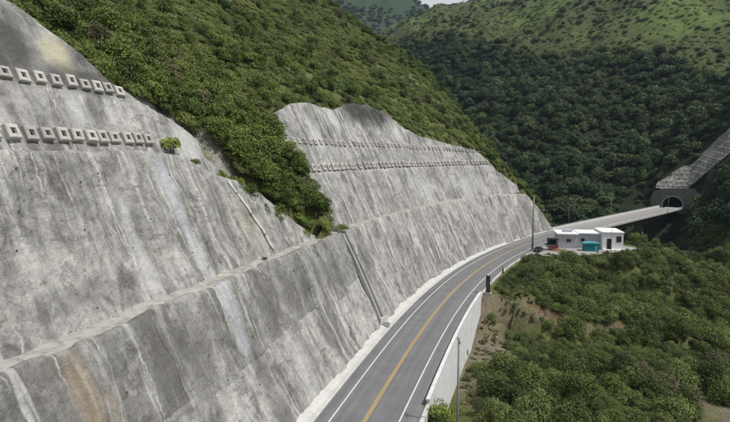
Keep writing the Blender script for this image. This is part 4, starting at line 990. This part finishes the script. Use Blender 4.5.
def jitter_grid(x0, x1, y0, y1, st):
    x, y = np.meshgrid(np.arange(x0, x1, st), np.arange(y0, y1, st)); x = x.ravel() + rg.uniform(-.95, .95, x.size) * st; y = y.ravel() + rg.uniform(-.95, .95, y.size) * st
    z, s, l = terr(x, y); return x, y, z, s, l
def in_view(x, y, z, mg=70):
    u, v, d = proj(np.c_[x, y, z + 1]); return (u > -mg) & (u < 730 + mg) & (v > -mg - 10) & (v < 422 + mg) & (y > 8)
def terr_slope(x, y):
    e = 1.5; return np.hypot(terr(x + e, y)[0] - terr(x - e, y)[0], terr(x, y + e)[0] - terr(x, y - e)[0]) / (2 * e)
def split_big(x, y, z, sc, n=300):
    """the n that show largest in the frame"""
    u, v, d = proj(np.c_[x, y, z + sc * .6]); ok = (u > 4) & (u < 726) & (v > 2) & (v < 420)
    size = np.where(ok, sc / d, -1); idx = np.argsort(-size)[:n]; m = np.zeros(len(x), bool); m[idx] = True; return m & ok
def lean_eulers(x, y, rot, k):
    """rotation that stands a plant k of the way from upright to square on the slope"""
    e = 1.2; zx = (terr(x + e, y)[0] - terr(x - e, y)[0]) / (2 * e); zy = (terr(x, y + e)[0] - terr(x, y - e)[0]) / (2 * e)
    g = np.hypot(zx, zy); lim_ = np.minimum(1.0, 1.0 / np.maximum(g, 1e-6)); out = np.empty((len(x), 3))
    for i in range(len(x)):
        q_ = Vector((0, 0, 1)).rotation_difference(Vector((-zx[i] * k * lim_[i], -zy[i] * k * lim_[i], 1)).normalized())
        out[i] = (q_.to_matrix() @ Matrix.Rotation(rot[i], 3, 'Z')).to_euler()
    return out
def grow(key, name, stuff_name, label, stuff_label, cat, group, x, y, z, sc, zs, n=300, sink=0.12, zone=None, lean=0.3):
    var = rg.integers(0, len(KIND[key]), len(x)); rot = rg.uniform(0, 6.28, len(x)); big = split_big(x, y, z, sc, n); protos = {}; eul = lean_eulers(x, y, rot, lean)
    for i in np.where(big)[0]:
        o, c, t = plant(name, key, int(var[i]), (float(x[i]), float(y[i]), float(z[i] - sink * sc[i])), float(sc[i]), float(rot[i]), (zone(i) if zone else label), cat, group, zs=float(zs[i]))
        o.rotation_euler = tuple(float(v) for v in eul[i])
        protos.setdefault(int(var[i]) % len(KIND[key]), (c, t))
    r_ = ~big; pl_ = [protos[k] for k in sorted(protos)]
    if r_.sum() and stuff_name:
        o = scatter(stuff_name, np.c_[x, y, z - sink * sc][r_], sc[r_], zs[r_], var[r_] % len(pl_), eul[r_], pl_); tag(o, stuff_label, cat, kind='stuff')
    return pl_

def hill_zone(w_, s_, c_):
    adj = 'olive-green shrub' if w_ == 'shrub' else 'leafy green tree'
    def f(i):
        if 60 < s_[i] < 99 and c_[i] < 22: return adj + ' in the steep gully between the two groups of shotcrete walls'
        if s_[i] >= 205: return adj + ' on the hill flank dropping to the bridge beyond the walls'
        side = 'above the wall with the dark hump' if s_[i] >= 80 else 'above the wall with the yellowish patch'
        return adj + (' at the edge of the cut ' if c_[i] < 5 else ' up the hillside ') + side
    return f
def bank_zone(x_, y_, s_, d_):
    def f(i):
        if s_[i] > 160 and d_[i] < 9: return 'green bush in front of the building on the shelf above the valley'
        if y_[i] > 108: return 'green bush on the spur between the earth track and the building'
        if x_[i] < 20: return 'green bush on the dirt terrace at the foot of the white retaining wall'
        return 'green bush in the thicket below the earth track'
    return f
# left hillside -----------------------------------------------------------
x, y, z, s, l = jitter_grid(-190, 75, 20, 330, 1.35)
q = -l - foot(s); on_hill = (l < -5) & (q > qtop(s, ztop(s)) + 1.2 + 0.8 * rg.uniform(0, 1, len(x))) & (s < 262) & (z > -14)
xa, ya, za, sa_, la = jitter_grid(-60, 10, 55, 130, 0.95)
kp = (sa_ > 60) & (sa_ < 89.5) & (-la - foot(sa_) < 45)
x, y, z, s, l = [np.r_[a_, b_[kp]] for a_, b_ in ((x, xa), (y, ya), (z, za), (s, sa_), (l, la))]
q = -l - foot(s); on_hill = (l < -5) & (q > qtop(s, ztop(s)) + np.where((s > 60) & (s < 87), 0.3, 1.2 + 0.8 * rg.uniform(0, 1, len(x)))) & (s < 262) & (z > -14)
gully = np.exp(-((s - 80) / 17.0) ** 2) * (q < 60)
cut_d = q - qtop(s, ztop(s)); on_hill &= ~((s > 58) & (s < 70) & (cut_d < 1.6) & (rg.uniform(0, 1, len(x)) < 0.85))
dens = rg.uniform(0, 1, len(x)) < 0.80
ok = on_hill & in_view(x, y, z) & dens
x, y, z, s, l, q, gully, cut_d = [v[ok] for v in (x, y, z, s, l, q, gully, cut_d)]
is_tree = rg.uniform(0, 1, len(x)) < np.clip(0.015 + 0.35 * gully + 0.10 * (fbm(x / 25, y / 25, 7) > 0.58) + 0.2 * (s > 222), 0, 0.5)
sc = np.where(is_tree, rg.uniform(1.4, 2.8, len(x)), 0.6 + 1.1 * rg.uniform(0, 1, len(x)) ** 1.5 + 0.5 * (fbm(x / 9, y / 9, 23) > 0.55))
sc = np.minimum(sc, np.where((gully > 0.15) & (s < 84.5), 1.4, 0.7) + 0.5 * np.maximum(cut_d, 0)); zs = rg.uniform(0.75, 1.15, len(x)) * np.where(is_tree, 1.1, 0.85)
t_ = is_tree
grow('shrub', 'hillside_shrub', 'hillside_scrub', 'olive-green shrub on the scrubby hillside above the shotcrete walls', 'dense olive-green scrub covering the hillside above the shotcrete walls', 'shrub', 'shrubs on the hillside above the walls', x[~t_], y[~t_], z[~t_], sc[~t_], zs[~t_], zone=hill_zone('shrub', s[~t_], cut_d[~t_]), lean=0.85)
grow('tree', 'hillside_tree', 'hillside_wood', 'leafy green tree rising from the scrub above the shotcrete walls', 'green trees massed among the scrub above the shotcrete walls', 'tree', 'trees on the hillside above the walls', x[t_], y[t_], z[t_], sc[t_], zs[t_], zone=hill_zone('tree', s[t_], cut_d[t_]))

# valley side below the road ------------------------------------------------
x, y, z, s, l = jitter_grid(2, 190, 30, 265, 1.3)
d = l - edge_r(s); r_ = 0.6 * x + 0.8 * y
soil = soil_mask(x, y, s, l)
ok = (l > 7.2) & (d > np.where((s > 168) & (s < 212), -3.0, 0.9)) & (r_ < 300) & in_view(x, y, z) & (soil < 0.35 + 0.6 * rg.uniform(0, 1, len(x))) & (rg.uniform(0, 1, len(x)) < 0.86)
ok &= ~((x < 15.5) & (y < 95) & (y > 40) & (rg.uniform(0, 1, len(x)) < 0.75))
ok &= ~((np.hypot(x - 62, y - 160) < 6)) & ~((x > 44) & (x < 54) & (y > 64) & (y < 82) & (x / y > 0.642))
x, y, z, s, l, d = [v[ok] for v in (x, y, z, s, l, d)]
lim = np.clip(0.8 + 0.45 * d, 0.5, 9)
tall_ = fbm(x / 18, y / 18, 15) > 0.5
big_ = rg.uniform(0, 1, len(x)) < np.where(tall_, 0.22, 0.07); sc = np.minimum(np.where(big_, rg.uniform(1.7, 3.2, len(x)), rg.uniform(0.7, 1.6, len(x))), lim); zs = np.where(big_, rg.uniform(1.05, 1.5, len(x)), rg.uniform(0.7, 1.1, len(x)))
# keep the sight line to the terrace, the building and the retaining wall open, as they stand clear of growth
u_, v_, dp = proj(np.c_[x, y, z + sc * 1.3 * zs]); near_b = (s > 160) & (s < 212) & (d < 8); sc = np.where(near_b, np.minimum(sc, 1.1), sc)
sc = np.where((x > 28) & (x < 66) & (y > 93) & (y < 104), np.minimum(sc, 1.25), sc)
grow('bank', 'embankment_bush', 'embankment_thicket', 'green bush in the thicket on the valley side below the road', 'dense green thicket covering the valley side below the road', 'bush', 'bushes on the valley side below the road', x, y, z, sc, zs, zone=bank_zone(x, y, s, d))

x, y, z, s, l = jitter_grid(8, 40, 48, 118, 0.62)
ok = (l > 7.0) & (l - edge_r(s) > 0.6) & in_view(x, y, z, 20) & (soil_mask(x, y, s, l) > 0.25) & (fbm(x / 2.5, y / 2.5, 27) + 0.25 * rg.uniform(-1, 1, len(x)) > 0.52); x, y, z = x[ok], y[ok], z[ok]
dg = []
for k in range(2):
    o, c, t2 = plant('grass_clump', 'drygrass', k, (float(x[k * 9]), float(y[k * 9]), float(z[k * 9])), 0.5, 0, 'tuft of dry grass on the bare terrace by the retaining wall', 'grass', 'grass tufts on the terrace'); dg.append((c, t2))
fz = scatter('terrace_grass', np.c_[x, y, z - 0.04], rg.uniform(0.22, 0.6, len(x)), rg.uniform(0.5, 1.1, len(x)), rg.integers(0, 2, len(x)), rg.uniform(0, 6.28, len(x)), dg); tag(fz, 'sparse dry grass and weeds over the bare terrace', 'grass', kind='stuff')
# forest across the valley ----------------------------------------------------
x, y, z, s, l = jitter_grid(-60, 640, 200, 780, 4.1)
r_ = 0.6 * x + 0.8 * y; dep = np.hypot(x, y)
pm_ = pasture_mask(x, y, z)
lp = (x - PX) * math.cos(PH) - (y - PY) * math.sin(PH); sp = (x - PX) * math.sin(PH) + (y - PY) * math.cos(PH)
vv_ = (z - 10.4 - np.maximum(lp - 6, 0)) / 0.8
clear = ((lp > -14) & (lp < 47) & (sp > -2) & (sp < 20) & (vv_ < np.interp(lp, us, vtop) - 3.5 * rg.uniform(0, 1, len(x)) ** 2 + 0.5)) | ((np.abs(lp) < 15) & (sp < 3) & (sp > -12))
ok = (r_ >= 285) & in_view(x, y, z, 50) & ~((np.abs(l) < 10) & (s > S_BRIDGE) & (s < S_PORTAL + 3)) & ~((l < 0) & (s < 236)) & (upland_mask(x, y, z) < rg.uniform(0.1, 0.95, len(x))) & ~clear & (rg.uniform(0, 1, len(x)) < 0.97)
x, y, z, r_ = x[ok], y[ok], z[ok], r_[ok]
sc = (2.2 + 5.2 * rg.uniform(0, 1, len(x)) ** 2.6) * np.where(z > 120, 0.8, 1.0); zs = rg.uniform(0.75, 1.25, len(x))
near_p = np.hypot(x - PX, y - PY) < 40; sc = np.where(near_p, sc * 0.75, sc)
grow('forest', 'forest_tree', 'valley_forest', 'dark green tree in the forest across the valley, around the bridge and tunnel', 'dark green forest covering the mountainside across the valley', 'tree', 'forest trees across the valley', x, y, z, sc, zs)
# scattered trees and hedges on the upland pastures
x, y, z, s, l = jitter_grid(-40, 900, 330, 1120, 5.2)
pm_ = pasture_mask(x, y, z); cl_ = fbm(x / 40, y / 40, 17)
ok = (upland_mask(x, y, z) > 0.3) & in_view(x, y, z, 30) & ((pm_ > 0.35) & (cl_ + 0.3 * rg.uniform(-1, 1, len(x)) > 0.66) | (pm_ <= 0.35) & (cl_ + 0.35 * rg.uniform(-1, 1, len(x)) > 0.40)) & ~((l < 0) & (s < 236)) & (rg.uniform(0, 1, len(x)) < 0.8)
x, y, z = x[ok], y[ok], z[ok]; sc = (1.2 + 3.6 * rg.uniform(0, 1, len(x)) ** 2) * np.where(pm_[ok] > 0.35, 0.75, 1.0); zs = rg.uniform(0.6, 1.0, len(x))
upl_protos = grow('upland', 'upland_tree', 'upland_scrub', 'small tree on the light green upland pasture high on the mountain', 'patchy trees and scrub scattered over the upland pastures', 'tree', 'trees on the upland pastures', x, y, z, sc, zs, n=120)

x, y, z, s, l = jitter_grid(-40, 900, 330, 1120, 3.6)
ok = (upland_mask(x, y, z) > 0.3) & in_view(x, y, z, 20) & ~((l < 0) & (s < 236)) & (rg.uniform(0, 1, len(x)) < 0.75 - 0.55 * (fbm(x / 30, y / 30, 29) > 0.55)); x, y, z = x[ok], y[ok], z[ok]
tg, c_, t2_ = plant('grass_tussock', 'tussock', 0, (float(x[0]), float(y[0]), float(z[0])), 1.2, 0, 'low grassy tussock on the upland pasture', 'grass'); 
tg2, c2_, t3_ = plant('grass_tussock', 'tussock', 1, (float(x[1]), float(y[1]), float(z[1])), 1.2, 0, 'low grassy tussock on the upland pasture', 'grass')
for o_ in (tg, tg2): o_['group'] = 'tussocks on the upland pasture'
fz = scatter('upland_grass', np.c_[x, y, z - 0.3], rg.uniform(0.9, 2.4, len(x)), rg.uniform(0.5, 0.9, len(x)), rg.integers(0, 2, len(x)), lean_eulers(x, y, rg.uniform(0, 6.28, len(x)), 0.9), [(c_, t2_), (c2_, t3_)]); tag(fz, 'rough green grass and bracken on the upland pasture', 'grass', kind='stuff')
x, y, z, s, l = jitter_grid(-330, 330, 1240, 1900, 15.0)
ok = in_view(x, y, z, 20) & (z > 150) & (fbm(x / 120, y / 120, 19) > 0.40); x, y, z = x[ok], y[ok], z[ok]
fz = scatter('distant_forest', np.c_[x, y, z - 1.5], rg.uniform(6, 12, len(x)), rg.uniform(0.6, 1.0, len(x)), rg.integers(0, 2, len(x)), rg.uniform(0, 6.28, len(x)), upl_protos[:2]); tag(fz, 'hazy forest on the distant bluish mountain in the notch', 'forest', kind='stuff')
# --- single plants that stand out -----------------------------------------------
def on_wall(px, py, D):
    d = cam_ray(px, py); return Vector((0, 0, CAM_H)) + d * (D / d.y)
def single(name, key, var, loc, sc, zs, label, cat, leaf=None, rz=0.3): return plant(name, key, var, tuple(loc), sc, rz, label, cat, None, leaf, zs)
b = wall_point(90.4, 9.6, 15.2); single('ledge_tree', 'tree', 1, b, 1.3, 1.6, 'dark leafy tree standing on the ledge where the bushy gully meets the drain chute', 'tree', M['leaf_dark'])
b = wall_point(94.2, 8.5, 15.3); single('ledge_bush', 'bank', 2, b, 1.5, 0.8, 'bright yellow-green bush on the ledge at the head of the drain chute', 'bush', M['leaf_bright'])
b = wall_point(59.6, 17.0, 29.2); single('ledge_shrub', 'shrub', 0, b, 1.25, 1.5, 'yellow-green shrub on the ledge at the end of the lower large anchor row', 'shrub', M['leaf_bright'])
b = wall_point(63.0, 16.4, 27.3); single('crest_shrub', 'shrub', 2, b, 1.1, 0.9, 'small olive shrub on the crest between pale rock patch and streaked face', 'shrub')
b = wall_point(67.0, 9.0, 15.3); single('ledge_weed', 'shrub', 1, b, 0.45, 0.7, 'small weed clump growing on the lower ledge below the drain pipe', 'shrub', M['leaf_bank'])
bp = Vector((17.2, 92, 0)); bp.z = z_at(bp.x, bp.y); single('slope_tree', 'bank', 1, bp, 1.15, 1.7, 'small round-crowned green tree beside the slim utility pole', 'tree', M['leaf_dark'])
bp = Vector((8.3, 58.6, 0)); bp.z = z_at(bp.x, bp.y); single('kerb_bush', 'bank', 3, (bp.x, bp.y, -2.9), 2.3, 1.35, 'bright feathery bush at the start of the white retaining wall', 'bush', M['leaf_bright'])

rk = random.Random(9)
for k in range(6):
    bx_, by_ = rk.uniform(25, 30), rk.uniform(98, 105); rs = rk.uniform(0.25, 0.5)
    bm = bmesh.new(); bmesh.ops.create_icosphere(bm, subdivisions=2, radius=1)
    for v in bm.verts: v.co *= 1 + 0.35 * (float(vnoise(v.co.x * 1.7 + k * 9, v.co.y * 1.7 + v.co.z * 2.1, k)) - 0.5); v.co.z *= 0.65
    me = bpy.data.meshes.new('boulder'); bm.to_mesh(me); bm.free(); me.shade_flat()
    o = link('boulder', me, M['stone']); o.location = (bx_, by_, z_at(bx_, by_) + 0.1 * rs); o.scale = (rs, rs * rk.uniform(.7, 1.2), rs); o.rotation_euler = (0, 0, rk.uniform(0, 6))
    tag(o, 'grey boulder lying on the bare terrace below the black cabinet', 'rock', 'boulders on the terrace')
# ------------------------------------------------------------------ haze in the valley air
t = NT('valley_haze'); tn = t.t; tn.nodes.remove(t.b); pv_ = tn.nodes.new('ShaderNodeVolumePrincipled')
pv_.inputs['Color'].default_value = (0.55, 0.74, 1.0, 1); pv_.inputs['Density'].default_value = 0.00006; pv_.inputs['Anisotropy'].default_value = 0.2
tn.links.new(pv_.outputs[0], tn.nodes['Material Output'].inputs['Volume'])
zmax = float(tz.max()) + 15; hz = MB().box(((gx[0] + gx[-1]) / 2, (gy[0] + gy[-1]) / 2, (zmax - 40) / 2), (gx[-1] - gx[0] + 40, gy[-1] - gy[0] + 40, zmax + 40)).build('haze', t.m); tag(hz, 'thin pale blue haze in the valley air', 'haze', kind='stuff')
# seat each long structure's origin at its own base
for o in list(C.objects):
    if o.type == 'EMPTY' and o.parent is None and tuple(o.location) == (0.0, 0.0, 0.0) and len(o.children):
        lo = np.array([1e9] * 3); hi = -lo
        for c in o.children:
            a = np.empty(len(c.data.vertices) * 3, np.float32); c.data.vertices.foreach_get('co', a); a = a.reshape(-1, 3)
            if len(a) < 60 and c.location.length > 0: a = a + np.array(c.location)
            lo = np.minimum(lo, a.min(0)); hi = np.maximum(hi, a.max(0))
        b = Vector(((lo[0] + hi[0]) / 2, (lo[1] + hi[1]) / 2, lo[2])); o.location = b
        for c in o.children: c.location = c.location - b
print('panels', PANEL_COUNT, 'terrain', len(tf), 'zmax', zmax, 'objects', len(bpy.data.objects))
